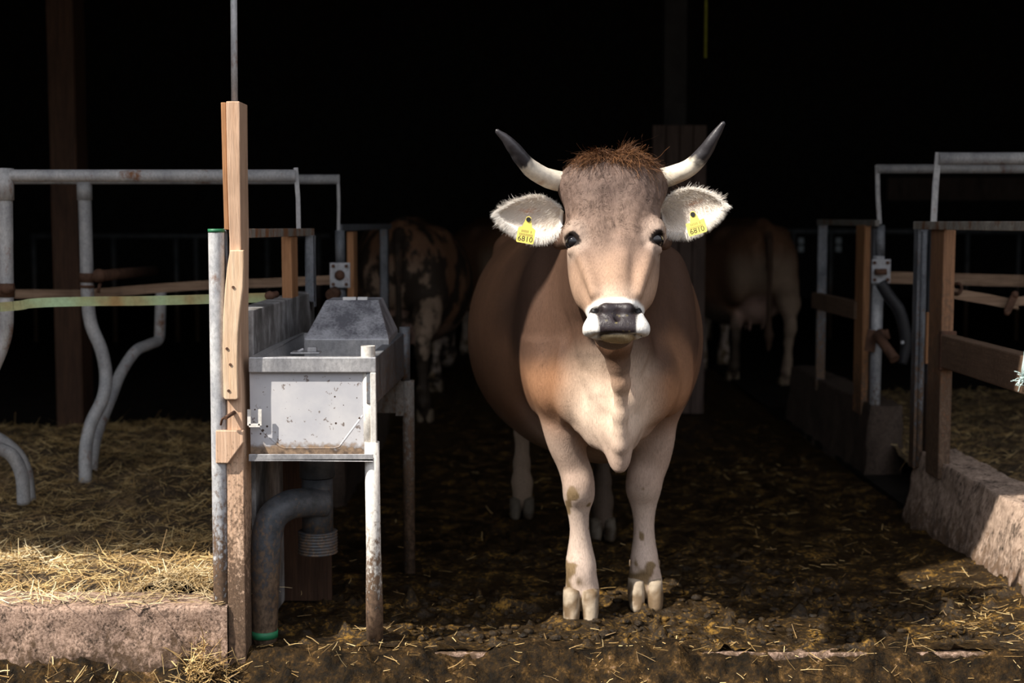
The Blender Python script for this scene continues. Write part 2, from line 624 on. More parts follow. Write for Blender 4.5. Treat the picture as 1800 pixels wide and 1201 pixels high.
def m_coat(name, patch=None):
    t = NT(name)
    a = t.n('ShaderNodeVertexColor'); a.layer_name = 'Col'
    fine = t.noise(t.coord((1, 1, 0.22)), 260, 4, 0.7, 0.3)
    curl = t.noise(t.coord((1, 1, 0.7)), 85, 4, 0.6, 1.2)
    mid = t.noise(t.coord((1, 1, 0.5)), 16, 4, 0.6)
    col = t.mix(0.55, a.outputs['Color'], t.ramp(fine, [(0.28, 0.45), (0.5, 1.0), (0.75, 1.3)]), 'MULTIPLY')
    col = t.mix(0.35, col, t.ramp(mid, [(0.3, 0.6), (0.7, 1.15)]), 'MULTIPLY')
    if patch:
        pn = t.noise(t.coord((1, 1, 0.6)), 5.5, 4, 0.6)
        col = t.mix(t.ramp(pn, [(0.46, 0.0), (0.52, 0.95)]), col, patch)
    h = t.math('ADD', t.math('MULTIPLY', fine, 0.6), t.math('MULTIPLY', curl, 0.5))
    t.bump(h, 0.5, 0.004)
    m = t.done(col, t.math('MULTIPLY', a.outputs['Alpha'], 0.62), 0, t.math('SUBTRACT', 0.55, t.math('MULTIPLY', a.outputs['Alpha'], 0.4)))
    return m


M['coat'] = m_coat('brown_coat')
M['coat_muddy'] = m_coat('muddy_coat', (0.03, 0.022, 0.016))


def m_vcol(name, rough=0.5, bump=0.3, scale=120, spec=0.4, stretch=(1, 1, 1), lo=.6):
    t = NT(name)
    a = t.n('ShaderNodeVertexColor'); a.layer_name = 'Col'
    n = t.noise(t.coord(stretch), scale, 5, 0.65)
    col = t.mix(0.5, a.outputs['Color'], t.ramp(n, [(0.3, lo), (0.6, 1.05)]), 'MULTIPLY')
    t.bump(n, bump, 0.003)
    return t.done(col, rough, 0, spec)


M['horn'] = m_vcol('horn_keratin', 0.4, 0.3, 60, 0.5)
M['hoof'] = m_vcol('muddy_hoof', 0.65, 0.6, 60, 0.3)
M['ear'] = m_vcol('ear_fur', 0.75, 0.3, 150, 0.15, (1, 1, 1), .88)
M['eye'] = NT('wet_dark_eye').done((0.006, 0.005, 0.006), 0.06, 0, 0.6)
M['tuft'] = m_straw('curly_forelock', (0.045, 0.020, 0.010), (0.12, 0.052, 0.021), (0.28, 0.125, 0.05))
M['tag'] = NT('yellow_tag').done((0.90, 0.72, 0.16), 0.45, 0, 0.4)
M['ink'] = NT('black_ink').done((0.02, 0.02, 0.02), 0.6, 0, 0.3)
M['ink_faint'] = NT('worn_ink').done((0.42, 0.34, 0.10), 0.6, 0, 0.3)

# ------------------------------------------------------------------ the setting
EAVE_H = 3.6


def eave_y(x): return 3.35 + 0.10 * (x + 1.42)


mb = MB()
fl, fr = eave_y(-14), eave_y(14)
mb.hexa([(-14, fl, EAVE_H), (14, fr, EAVE_H), (14, 24, 6.2), (-14, 24, 6.2),
         (-14, fl, EAVE_H + .2), (14, fr, EAVE_H + .2), (14, 24, 6.4), (-14, 24, 6.4)])
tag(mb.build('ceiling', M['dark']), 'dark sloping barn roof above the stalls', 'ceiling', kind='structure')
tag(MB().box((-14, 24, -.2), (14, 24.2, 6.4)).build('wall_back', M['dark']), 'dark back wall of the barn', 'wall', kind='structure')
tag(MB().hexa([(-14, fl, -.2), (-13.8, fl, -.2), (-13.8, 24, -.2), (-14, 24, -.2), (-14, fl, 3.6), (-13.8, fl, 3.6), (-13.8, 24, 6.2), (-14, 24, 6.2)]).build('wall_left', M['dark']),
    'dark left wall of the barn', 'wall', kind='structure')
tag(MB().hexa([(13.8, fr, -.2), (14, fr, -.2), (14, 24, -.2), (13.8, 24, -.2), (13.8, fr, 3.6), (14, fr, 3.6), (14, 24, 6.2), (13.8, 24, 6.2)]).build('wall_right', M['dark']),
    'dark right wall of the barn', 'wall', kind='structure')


def grid_surface(xs, ys, zf):
    X, Y = np.meshgrid(xs, ys, indexing='ij')
    p = np.stack([X.ravel(), Y.ravel()], 1)
    z = zf(p)
    V = np.column_stack([p, z])
    nx, ny = len(xs), len(ys)
    i = (np.arange(nx - 1)[:, None] * ny + np.arange(ny - 1)[None, :]).ravel()
    F = np.stack([i, i + ny, i + ny + 1, i + 1], 1)
    return V, F


def aisle_h(p):
    n = fbm(p, 5, 3, 3) * 0.010 + fbm(p, 26, 4, 9) * 0.009 * (0.35 + sstep(vnoise(p, 2.2, 5), -.2, .6))
    clods = np.maximum(0, fbm(p, 17, 3, 21) - 0.55) * 0.05
    edge = sstep(p[:, 1], 4.25, 4.36)
    near_wall = edge * sstep(p[:, 0], 1.35, 1.75) * 0.06 * sstep(-p[:, 1], -6.5, -5.0)
    rr = np.hypot(p[:, 0] - LEG_BASE[0], p[:, 1] - LEG_BASE[1])
    mound = 0.035 * np.exp(-(rr / 0.06) ** 2)
    hoofs = 0
    for hx, hy in ((0.226, 4.60), (0.455, 4.76)):
        hoofs = hoofs + 0.014 * np.exp(-((np.hypot(p[:, 0] - hx, p[:, 1] - hy) - .085) / 0.03) ** 2)
    return n + clods * sstep(-p[:, 1], -5.3, -4.9) + near_wall + mound + hoofs - 0.005


LEG_BASE = (-0.42, 4.35)
xs = np.arange(-1.0, 1.80, 0.011)
ys = np.concatenate([np.arange(4.26, 5.6, 0.010), np.arange(5.6, 8.0, 0.03), np.arange(8, 24.1, 0.4)])
V, F = grid_surface(xs, ys, aisle_h)
tag(mesh_np('floor', V, F, M['muck']), 'wet slurry covered aisle floor around the cow', 'floor', kind='structure')
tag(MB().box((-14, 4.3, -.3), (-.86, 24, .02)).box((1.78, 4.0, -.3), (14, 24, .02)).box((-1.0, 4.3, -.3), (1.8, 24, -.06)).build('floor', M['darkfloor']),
    'dark stall floor beyond the straw', 'floor', kind='structure')


def yard_h(p):
    y = p[:, 1]
    d = 4.275 - y + 0.022 * vnoise(p, 6, 71) - 0.06 * np.exp(-((p[:, 0] + .5) / .22) ** 2)
    z = -0.006 - 0.15 * sstep(d, 0.02, 0.22) - 0.02 * sstep(d, .3, 1.2)
    n = fbm(p, 8, 4, 33, .6) * 0.022 + np.maximum(0, fbm(p, 30, 3, 41)) * 0.020
    return z + n * (0.35 + .65 * sstep(d, -.03, 0.08)) * 1.15


xs = np.arange(-2.6, 2.6, 0.010)
ys = np.concatenate([[-14, -8, -4, -1, 1, 2, 2.8], np.arange(3.3, 4.37, 0.009)])
V, F = grid_surface(xs, ys, yard_h)
tag(mesh_np('ground', V, F, M['mud']), 'clotted muddy yard in front of the barn sill', 'ground', kind='structure')
tag(MB().box((-30, -30, -.5), (30, 3.9, -.24)).build('ground', M['mud']), 'bare yard outside the barn', 'ground', kind='structure')


def rough_box(name, mat, lo, hi, amp, res, label, cat, batter=0.0, seed=1, kind='structure'):
    """concrete run with worn, muck-lumpy faces; left face may lean (batter)"""
    x0, y0, z0 = lo; x1, y1, z1 = hi
    # profile around (x, z): left face bottom->top, top face left->right, right face top->bottom
    prof = []
    nz = max(2, int((z1 - z0) / res)); nx = max(2, int((x1 - x0) / res))
    for k in range(nz): prof.append((x0 + batter * k / nz, z0 + (z1 - z0) * k / nz))
    for k in range(nx): prof.append((x0 + batter + (x1 - x0 - batter) * k / nx, z1))
    for k in range(nz + 1): prof.append((x1, z1 - (z1 - z0) * k / nz))
    prof = np.array(prof)
    ys_ = np.arange(y0, y1 + res / 2, res)
    n, m = len(prof), len(ys_)
    V = np.zeros((m, n, 3))
    V[:, :, 0] = prof[None, :, 0]; V[:, :, 2] = prof[None, :, 1]; V[:, :, 1] = ys_[:, None]
    V = V.reshape(-1, 3)
    dx = fbm(V, 9, 4, seed, .6) * amp
    dz = fbm(V, 11, 3, seed + 7, .6) * amp * 0.6
    dy = fbm(V, 10, 3, seed + 17, .6) * amp
    V = V + np.column_stack([dx, dy * 0.6, dz])
    i = (np.arange(m - 1)[:, None] * n + np.arange(n - 1)[None, :]).ravel()
    F = [tuple(r) for r in np.stack([i, i + 1, i + n + 1, i + n], 1)]
    F.append(tuple(range(n))[::-1]); F.append(tuple(range((m - 1) * n, m * n)))
    b = MB(); b.add(V, F, 0, True)
    o = b.build(name, mat)
    return tag(o, label, cat, kind=kind)


# kerbs
def kerb_front():
    """long low kerb across the left bay: displaced front and top"""
    xs_ = np.arange(-3.2, -0.857, 0.012)
    prof = [(4.205, -0.14 + 0.012 * k) for k in range(24)] + [(4.205 + 0.012 * k, 0.145) for k in range(1, 14)]
    prof = np.array(prof); n, m = len(prof), len(xs_)
    V = np.zeros((m, n, 3)); V[:, :, 0] = xs_[:, None]; V[:, :, 1] = prof[None, :, 0]; V[:, :, 2] = prof[None, :, 1]
    V = V.reshape(-1, 3)
    V[:, 1] += fbm(V, 7, 4, 51, .5) * 0.014
    V[:, 2] += fbm(V, 9, 3, 57, .6) * 0.006
    i = (np.arange(m - 1)[:, None] * n + np.arange(n - 1)[None, :]).ravel()
    F = [tuple(r) for r in np.stack([i, i + n, i + n + 1, i + 1], 1)]
    b = MB(); b.add(V, F, 0, True)
    b.box((-3.2, 4.225, -.2), (-.866, 4.40, .135))
    return tag(b.build('trim_1', M['kerb_left']), 'worn muddy concrete kerb holding the straw bed', 'kerb', kind='structure')


kerb_front()
rough_box('trim_2', M['kerb'], (1.665, 3.7, -.15), (1.93, 6.12, .318), 0.011, 0.014, 'muck caked low concrete wall under the nearer right partition', 'low wall', 0.10, 61)
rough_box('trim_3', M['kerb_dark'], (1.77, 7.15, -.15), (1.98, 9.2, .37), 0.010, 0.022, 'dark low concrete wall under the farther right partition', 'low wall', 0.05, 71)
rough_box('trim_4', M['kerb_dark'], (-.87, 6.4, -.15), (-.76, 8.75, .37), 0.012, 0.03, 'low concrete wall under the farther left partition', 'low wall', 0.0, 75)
b = MB()
b.box((-.80, 4.245, -.12), (1.68, 4.30, -0.012))
tag(b.build('trim_5', M['kerb_left'], bevel=.006), 'mud smeared sill along the front of the aisle', 'sill', kind='structure')

# ------------------------------------------------------------------ straw beds
def bed_left_h(p):
    x, y = p[:, 0], p[:, 1]
    z = 0.135 + 0.045 * fbm(p, 2.6, 3, 81) * sstep(y, 4.4, 4.7) + 0.016 * fbm(p, 14, 3, 85)
    z = z + 0.05 * np.exp(-(((x + 0.98) / .16) ** 2 + ((y - 4.42) / .12) ** 2))
    z = z + 0.06 * np.exp(-(((x + 1.70) / .22) ** 2 + ((y - 4.78) / .2) ** 2))
    z = z + 0.03 * sstep(y, 5.3, 6.6)
    return z - 0.12 * sstep(y, 7.4, 8.6)


def bed_right_h(p):
    return 0.15 + 0.03 * fbm(p, 2.6, 3, 91) + 0.012 * fbm(p, 14, 3, 95)


def straw_bed(name, zf, x0, x1, y0, y1, n, label, mats, dens=None, extra=None, lift=0.02):
    V, F = grid_surface(np.arange(x0, x1, 0.025), np.arange(y0, y1, 0.03), zf)
    mi = [0] * len(F)
    r = RNG.random((n, 2))
    pts = np.column_stack([x0 + (x1 - x0) * r[:, 0], y0 + (y1 - y0) * r[:, 1] ** 1.25])
    if dens is not None:
        pts = pts[RNG.random(len(pts)) < dens(pts)]
    if extra is not None:
        pts = np.vstack([pts, extra])
    N = len(pts)
    z = zf(pts) + RNG.random(N) * lift
    a = RNG.random(N) * 2 * np.pi
    el = RNG.normal(0, 0.22, N)
    dirs = np.column_stack([np.cos(a) * np.cos(el), np.sin(a) * np.cos(el), np.sin(el) + .05])
    L = RNG.uniform(0.02, 0.075, N) * (1 + .8 * (RNG.random(N) < .12))
    roots = np.column_stack([pts, z]) - dirs * (L / 2)[:, None] * 0.8
    roots[:, 2] = np.maximum(roots[:, 2], zf(roots[:, :2]) + 0.001)
    w = RNG.uniform(0.0013, 0.0038, N)
    Vs, Fs = ribbons(roots, dirs, L, w, RNG.normal(0, .22, (N, 3)), 2, 0.5, np.column_stack([RNG.normal(0, .5, N), RNG.normal(0, .5, N) - .3, np.ones(N)]))
    Fs = Fs + len(V)
    V = np.vstack([V, Vs]); F = np.vstack([F, Fs])
    mi = np.array(mi + [1] * len(Fs))
    if extra is not None:
        k = len(extra) * 2
        mi[-k:] = 2
    o = mesh_np(name, V, F, mats, None, True, mi=mi)
    return tag(o, label, 'straw', kind='stuff')


e1 = np.column_stack([RNG.normal(-.98, .09, 900), RNG.normal(4.40, .05, 900)])
e2 = np.column_stack([RNG.normal(-1.72, .17, 700), RNG.normal(4.74, .11, 700)])
straw_bed('straw_bedding', bed_left_h, -4.2, -0.865, 4.37, 8.6, 46000, 'golden trodden straw bedding in the left stalls', [M['litter'], M['straw'], M['straw_pale']], None, np.vstack([e1, e2]))
straw_bed('straw_bedding', bed_right_h, 1.935, 5.2, 4.0, 9.5, 24000, 'golden straw bedding behind the right partition', [M['litter'], M['straw'], M['straw_pale']])


def scatter(name, label, pts, zf, mat, lmin, lmax, up=0.1, wid=(0.0018, 0.0042)):
    N = len(pts)
    a = RNG.random(N) * 2 * np.pi
    el = np.abs(RNG.normal(0, up, N))
    dirs = np.column_stack([np.cos(a) * np.cos(el), np.sin(a) * np.cos(el) * .7, np.sin(el)])
    L = RNG.uniform(lmin, lmax, N)
    roots = np.column_stack([pts, zf(pts) + 0.004])
    Vs, Fs = ribbons(roots, dirs, L, RNG.uniform(wid[0], wid[1], N), RNG.normal(0, .15, (N, 3)), 2, 0.4,
                     np.column_stack([RNG.normal(0, .4, N), RNG.normal(0, .4, N) - .3, np.ones(N)]))
    return tag(mesh_np(name, Vs, Fs, mat, None, True), label, 'straw', kind='stuff')


pts = np.column_stack([RNG.uniform(-.75, 1.66, 420), 4.3 + RNG.random(420) ** 2.0 * 3.6])
pts = np.vstack([pts, np.column_stack([RNG.normal(1.52, .12, 220), RNG.normal(4.6, .2, 220)]),
                 np.column_stack([RNG.normal(1.35, .2, 200), RNG.uniform(5.2, 7.8, 200)]),
                 np.column_stack([RNG.normal(-.42, .05, 40), RNG.normal(4.38, .04, 40)])])
pts = pts[(pts[:, 0] < 1.66) & (pts[:, 1] > 4.27)]
scatter('loose_straw', 'stray straw stalks scattered over the wet aisle floor', pts, aisle_h, M['straw'], 0.012, 0.055, 0.14, (0.0014, 0.0032))
pts = np.column_stack([RNG.uniform(-2.0, 1.9, 1000), RNG.uniform(3.95, 4.28, 1000)])
pts = pts[(pts[:, 0] > -.85) | (pts[:, 1] < 4.17)]
scatter('loose_straw', 'straw bits trodden into the mud before the sill', pts, yard_h, M['straw'], 0.012, 0.06, 0.35, (0.0014, 0.0032))
pts = np.vstack([np.column_stack([RNG.normal(-.93, .05, 260), RNG.normal(4.165, .03, 260)]), np.column_stack([RNG.uniform(-2, -.9, 160), RNG.normal(4.15, .03, 160)])])
scatter('loose_straw', 'dirty straw clump lying against the foot of the kerb', pts, lambda p: yard_h(p) + .09 * np.exp(-((p[:, 0] + .92) / .06) ** 2) * RNG.random(len(p)), M['straw'], 0.02, 0.07, 0.6)
pts = np.column_stack([RNG.uniform(-1.9, -.86, 420), RNG.uniform(4.2, 4.36, 420)])
scatter('loose_straw', 'straw wisps lying along the top of the concrete kerb', pts, lambda p: np.full(len(p), .148), M['straw_pale'], 0.02, 0.09, 0.25)

# muck clods on the floor by the cow's hooves
def clod_field(n):
    b = MB()
    for i in range(n):
        x = random.uniform(-.35, 1.6); y = 4.34 + random.random() ** 1.6 * .6
        r = random.uniform(.004, .016)
        z = float(aisle_h(np.array([[x, y]]))[0])
        b.ball((x, y, z + r * .25), r, 7, 0, (random.uniform(.8, 1.7), random.uniform(.8, 1.5), random.uniform(.4, .9)))
    o = b.build('muck_clods', M['muck'])
    v = np.zeros(len(o.data.vertices) * 3); o.data.vertices.foreach_get('co', v)
    v = v.reshape(-1, 3); v += np.column_stack([fbm(v, 90, 2, 3), fbm(v, 90, 2, 5), fbm(v, 90, 2, 7)]) * .004
    o.data.vertices.foreach_set('co', v.ravel())
    return tag(o, 'small clods of muck on the sunlit floor around the hooves', 'muck', kind='stuff')


clod_field(420)

# ------------------------------------------------------------------ the cow
class Field:
    def __init__(s, xs, ys, zs):
        s.x, s.y, s.z = [np.asarray(a, dtype=np.float32) for a in (xs, ys, zs)]
        s.f = np.ones((len(xs), len(ys), len(zs)), dtype=np.float32)

    def blk(s, lo, hi):
        sl = []
        for a, l, h in zip((s.x, s.y, s.z), lo, hi):
            i0 = max(0, int(np.searchsorted(a, l)) - 1); i1 = min(len(a), int(np.searchsorted(a, h)) + 1)
            if i1 <= i0: return None
            sl.append(slice(i0, i1))
        X = s.x[sl[0]][:, None, None]; Y = s.y[sl[1]][None, :, None]; Z = s.z[sl[2]][None, None, :]
        return tuple(sl), X, Y, Z

    def op(s, fn, lo, hi, k, sub=False):
        pad = k + 0.02
        r = s.blk([a - pad for a in lo], [a + pad for a in hi])
        if r is None: return
        sl, X, Y, Z = r
        d = fn(X, Y, Z).astype(np.float32)
        a = s.f[sl]
        if sub:
            h = np.clip(0.5 - 0.5 * (a + d) / k, 0, 1)
            s.f[sl] = a * (1 - h) - d * h + k * h * (1 - h)
        else:
            h = np.clip(0.5 + 0.5 * (d - a) / k, 0, 1)
            s.f[sl] = d * (1 - h) + a * h - k * h * (1 - h)

    def cap(s, p, q, ra, rb, k=0.02, sub=False):
        p = np.array(p, dtype=float); q = np.array(q, dtype=float); ba = q - p; bb = float(ba @ ba)
        R = max(ra, rb)

        def fn(X, Y, Z):
            ax, ay, az = X - p[0], Y - p[1], Z - p[2]
            h = np.clip((ax * ba[0] + ay * ba[1] + az * ba[2]) / bb, 0, 1)
            return np.sqrt((ax - ba[0] * h) ** 2 + (ay - ba[1] * h) ** 2 + (az - ba[2] * h) ** 2) - (ra + (rb - ra) * h)
        s.op(fn, np.minimum(p, q) - R, np.maximum(p, q) + R, k, sub)

    def chain(s, pts, k=0.02):
        for a, b in zip(pts[:-1], pts[1:]):
            s.cap(a[:3], b[:3], a[3], b[3], k)

    def ell(s, c, r, k=0.03, R=None, sub=False):
        c = np.array(c, dtype=float); r = np.array(r, dtype=float)
        R = np.eye(3) if R is None else np.array(R)          # rows = local axes
        m = min(r); ext = np.sqrt(((R * r[:, None]) ** 2).sum(0))

        def fn(X, Y, Z):
            x, y, z = X - c[0], Y - c[1], Z - c[2]
            q = 0
            g = 0
            for i in range(3):
                w = (x * R[i, 0] + y * R[i, 1] + z * R[i, 2])
                q = q + (w / r[i]) ** 2
                g = g + (w / r[i] ** 2) ** 2
            q = np.sqrt(q)
            return q * (q - 1) / (np.sqrt(g) + 1e-6)
        s.op(fn, c - ext, c + ext, k, sub)

    def loft(s, O, U, V_, T, tab, k=0.04, sub=6):
        """sections: t, cu, cv, ru, rv, n (superellipse)"""
        O = np.array(O, dtype=float); U, V_, T = [np.array(a, dtype=float) for a in (U, V_, T)]
        q = np.array(catmull([np.array(r, dtype=float) for r in tab], sub))
        t = q[:, 0]
        corners = []
        for r in q:
            for a in (-1, 1):
                for b in (-1, 1):
                    corners.append(O + U * (r[1] + a * r[3]) + V_ * (r[2] + b * r[4]) + T * r[0])
        corners = np.array(corners)

        def fn(X, Y, Z):
            x, y, z = X - O[0], Y - O[1], Z - O[2]
            tt = x * T[0] + y * T[1] + z * T[2]
            u = x * U[0] + y * U[1] + z * U[2]
            v = x * V_[0] + y * V_[1] + z * V_[2]
            ip = lambda c: np.interp(tt.ravel(), t, q[:, c]).reshape(tt.shape).astype(np.float32)
            ru, rv, n = ip(3), ip(4), ip(5)
            a = np.abs((u - ip(1)) / ru); b_ = np.abs((v - ip(2)) / rv)
            g = (a ** n + b_ ** n + 1e-9) ** (1 / n)
            f = (g - 1) * np.minimum(ru, rv)
            e = np.maximum(t[0] - tt, tt - t[-1])
            return np.maximum(f, e)
        s.op(fn, corners.min(0), corners.max(0), k)

    def mesh(s):
        f = s.f; S = f < 0
        c = np.zeros(tuple(n - 1 for n in f.shape), dtype=np.int8)
        for dx in (0, 1):
            for dy in (0, 1):
                for dz in (0, 1):
                    c += S[dx:f.shape[0] - 1 + dx, dy:f.shape[1] - 1 + dy, dz:f.shape[2] - 1 + dz]
        act = (c > 0) & (c < 8)
        I, J, K = np.nonzero(act)
        idx = np.full(c.shape, -1, dtype=np.int32); idx[I, J, K] = np.arange(len(I))
        acc = np.zeros((len(I), 3)); cnt = np.zeros(len(I))
        xs, ys, zs = s.x.astype(float), s.y.astype(float), s.z.astype(float)
        for ax in range(3):
            o1, o2 = [a for a in range(3) if a != ax]
            for a in (0, 1):
                for b in (0, 1):
                    d0 = [0, 0, 0]; d0[o1] = a; d0[o2] = b
                    d1 = list(d0); d1[ax] = 1
                    f0 = f[I + d0[0], J + d0[1], K + d0[2]].astype(float); f1 = f[I + d1[0], J + d1[1], K + d1[2]].astype(float)
                    m = (f0 < 0) != (f1 < 0)
                    t = np.where(m, f0 / np.where(m, f0 - f1, 1), 0)
                    p0 = np.stack([xs[I + d0[0]], ys[J + d0[1]], zs[K + d0[2]]], 1)
                    p1 = np.stack([xs[I + d1[0]], ys[J + d1[1]], zs[K + d1[2]]], 1)
                    acc += np.where(m[:, None], p0 + (p1 - p0) * t[:, None], 0); cnt += m
        V = acc / cnt[:, None]
        Q = []
        nx, ny, nz = f.shape
        for ax in range(3):
            A = [slice(1, -1)] * 3; B = [slice(1, -1)] * 3
            A[ax] = slice(0, -1); B[ax] = slice(1, None)
            ch = S[tuple(A)] != S[tuple(B)]
            i, j, k = np.nonzero(ch)
            neg = S[tuple(A)][i, j, k]
            g = [i, j, k]
            g = [g[a] + (0 if a == ax else 1) for a in range(3)]
            o1, o2 = [(1, 2), (2, 0), (0, 1)][ax]
            def cell(a, b):
                h = [x.copy() for x in g]; h[o1] = h[o1] - a; h[o2] = h[o2] - b
                return idx[h[0], h[1], h[2]]
            q = np.stack([cell(1, 1), cell(0, 1), cell(0, 0), cell(1, 0)], 1)
            q[~neg] = q[~neg][:, ::-1]
            Q.append(q)
        Q = np.vstack(Q)
        Q = Q[(Q >= 0).all(1)]
        return V, Q


def nrm(v):
    v = np.array(v, dtype=float); return v / np.linalg.norm(v)


HO = np.array((0.290, 4.12, 1.475))           # poll
HM = np.array((0.283, 3.865, 1.0))            # muzzle
HT = nrm(HM - HO)
HU = nrm(np.array((1, 0, .03)) - HT * float(np.array((1, 0, .03)) @ HT))
HV = np.cross(HT, HU)                          # out of the face


TM0 = [-1, 0, .05, .23, .30, .437, .548, .60, 2]
TM1 = [-1, 0, .05, .272, .342, .478, .550, .602, 2.002]


def tmap(t): return np.interp(t, TM0, TM1)


def H(u, v, t):
    return HO + HU * u + HV * v + HT * float(tmap(t))


def hrows(rows): return [(float(tmap(r[0])),) + tuple(r[1:]) for r in rows]


def tt(y): return (y - 280) / 320 * 0.535


FL = [(600, 925, 1040, 4.68, .17), (650, 930, 1028, 4.67, .15), (700, 938, 1020, 4.65, .125), (745, 951, 1020, 4.635, .105), (790, 965, 1028, 4.63, .085),
      (825, 980, 1041, 4.625, .066), (850, 986, 1046, 4.62, .060), (875, 988, 1046, 4.62, .055), (900, 995, 1038, 4.63, .046), (930, 1000, 1037, 4.635, .042),
      (962, 999, 1041, 4.635, .044), (990, 995, 1047, 4.63, .054), (1008, 995, 1048, 4.625, .054), (1030, 993, 1052, 4.62, .048), (1052, 994, 1054, 4.61, .044), (1072, 997, 1051, 4.61, .038)]
FR = [(590, 1120, 1222, 4.82, .17), (640, 1126, 1213, 4.81, .15), (690, 1132, 1201, 4.80, .125), (735, 1128, 1191, 4.785, .105), (780, 1118, 1185, 4.78, .085),
      (815, 1106, 1176, 4.775, .066), (840, 1102, 1166, 4.77, .060), (865, 1102, 1160, 4.77, .055), (890, 1109, 1153, 4.78, .046), (920, 1113, 1150, 4.785, .042),
      (950, 1112, 1152, 4.785, .044), (978, 1108, 1157, 4.78, .054), (996, 1107, 1159, 4.775, .054), (1015, 1104, 1163, 4.775, .048), (1034, 1106, 1165, 4.765, .044), (1050, 1109, 1163, 4.765, .038)]


def leg_table(rows):
    out = []
    for py, l, r, Y, ry in rows:
        a, c = P(l, py, Y), P(r, py, Y)
        out.append(((a.z), (a.x + c.x) / 2, Y, (c.x - a.x) / 2, ry, 2.2))
    return sorted(out)


BX, BY = 0.28, 5.2       # where the cow stands
HIND = {-1: (0.045, 6.24), 1: (0.375, 5.80)}     # hind hooves


def build_field():
    fd = Field(np.arange(-.26, .80, .0052),
               np.concatenate([np.arange(3.74, 4.62, .0052), np.arange(4.62, 6.56, .0125)]),
               np.arange(-.02, 1.56, .0052))
    build_trunk(fd)
    build_front(fd)
    return fd


def build_trunk(fd):
    ex, ey, ez = (1, 0, 0), (0, 1, 0), (0, 0, 1)
    # trunk, along Y
    rows = [(4.40, .322, .86, .075, .12, 2.0), (4.45, .322, .88, .15, .20, 2.0), (4.53, .32, .90, .215, .27, 2.1), (4.68, .318, .925, .262, .335, 2.1),
            (4.87, .312, .905, .315, .40, 2.1), (5.05, .30, .88, .375, .432, 2.1), (5.3, .28, .872, .428, .44, 2.1), (5.5, .268, .872, .44, .44, 2.1),
            (5.75, .245, .89, .405, .415, 2.15), (5.95, .228, .935, .335, .37, 2.2), (6.1, .215, .985, .275, .30, 2.2), (6.2, .208, 1.02, .21, .235, 2.1), (6.27, .205, 1.05, .11, .14, 2.0)]
    fd.loft((0, 0, 0), ex, ez, ey, rows, 0.05)
    # withers, spine, hips, pins
    fd.chain([(.315, 4.72, 1.24, .06), (.31, 4.9, 1.275, .055), (.29, 5.2, 1.265, .05), (.25, 5.7, 1.275, .045), (.215, 6.1, 1.27, .05), (.205, 6.24, 1.23, .035)], 0.06)
    for s in (-1, 1):
        fd.ell((.235 + s * .225, 5.82, 1.20), (.075, .09, .055), .07)
        fd.ell((.208 + s * .105, 6.22, 1.10), (.05, .06, .06), .06)
        # shoulder blade and point of shoulder
        fd.ell((.315 + s * .215, 4.74, .93), (.075, .16, .27), .07)
        fd.ell((.318 + s * .185, 4.56, .80), (.075, .09, .12), .06)
        # thigh, gaskin, hock, cannon, fetlock
        hx, hy = HIND[s]
        hk = (hx + s * .005, hy + .13, .50)
        fd.ell((.215 + s * .175, 6.02, .90), (.12, .19, .26), .06)
        fd.chain([(.215 + s * .18, hy * .5 + 2.97, .80, .125), (hx + s * .015, hy + .02, .66, .085), (hk[0], hk[1] - .03, .55, .052)], .04)
        fd.chain([(hk[0], hk[1] + .015, .53, .045), (hk[0], hk[1], .47, .046), (hx, hy + .095, .36, .034), (hx, hy + .08, .22, .034), (hx, hy + .055, .14, .043), (hx, hy + .01, .06, .046)], .03)
        fd.cap((hx, hy + .10, .13), (hx, hy + .10, .10), .02, .016, .02)
    # udder
    fd.ell((.21, 5.9, .60), (.14, .18, .13), .05)
    for s in (-1, 1):
        for q in (-1, 1):
            fd.cap((.21 + s * .065, 5.9 + q * .08, .50), (.21 + s * .07, 5.9 + q * .08, .425), .018, .011, .015)
    # tail
    fd.chain([(.205, 6.25, 1.23, .034), (.203, 6.315, 1.15, .030), (.2, 6.33, .95, .024), (.2, 6.325, .7, .02), (.2, 6.32, .52, .022), (.2, 6.33, .42, .036), (.2, 6.33, .30, .016)], .02)
    # fore legs
    for rows in (FL, FR):
        fd.loft((0, 0, 0), ex, ey, ez, leg_table(rows), 0.035)
    for (px, py, Y) in ((1040, 1000, 4.68), (1002, 1000, 4.68), (1113, 988, 4.83), (1154, 988, 4.83)):
        q = P(px, py, Y); fd.cap(q, (q.x, q.y + .01, q.z - .03), .015, .012, .015)
    # knees
    for (px, py, Y) in ((1017, 857, 4.585), (1132, 846, 4.735)):
        q = P(px, py, Y); fd.ell(q, (.040, .03, .05), .03)


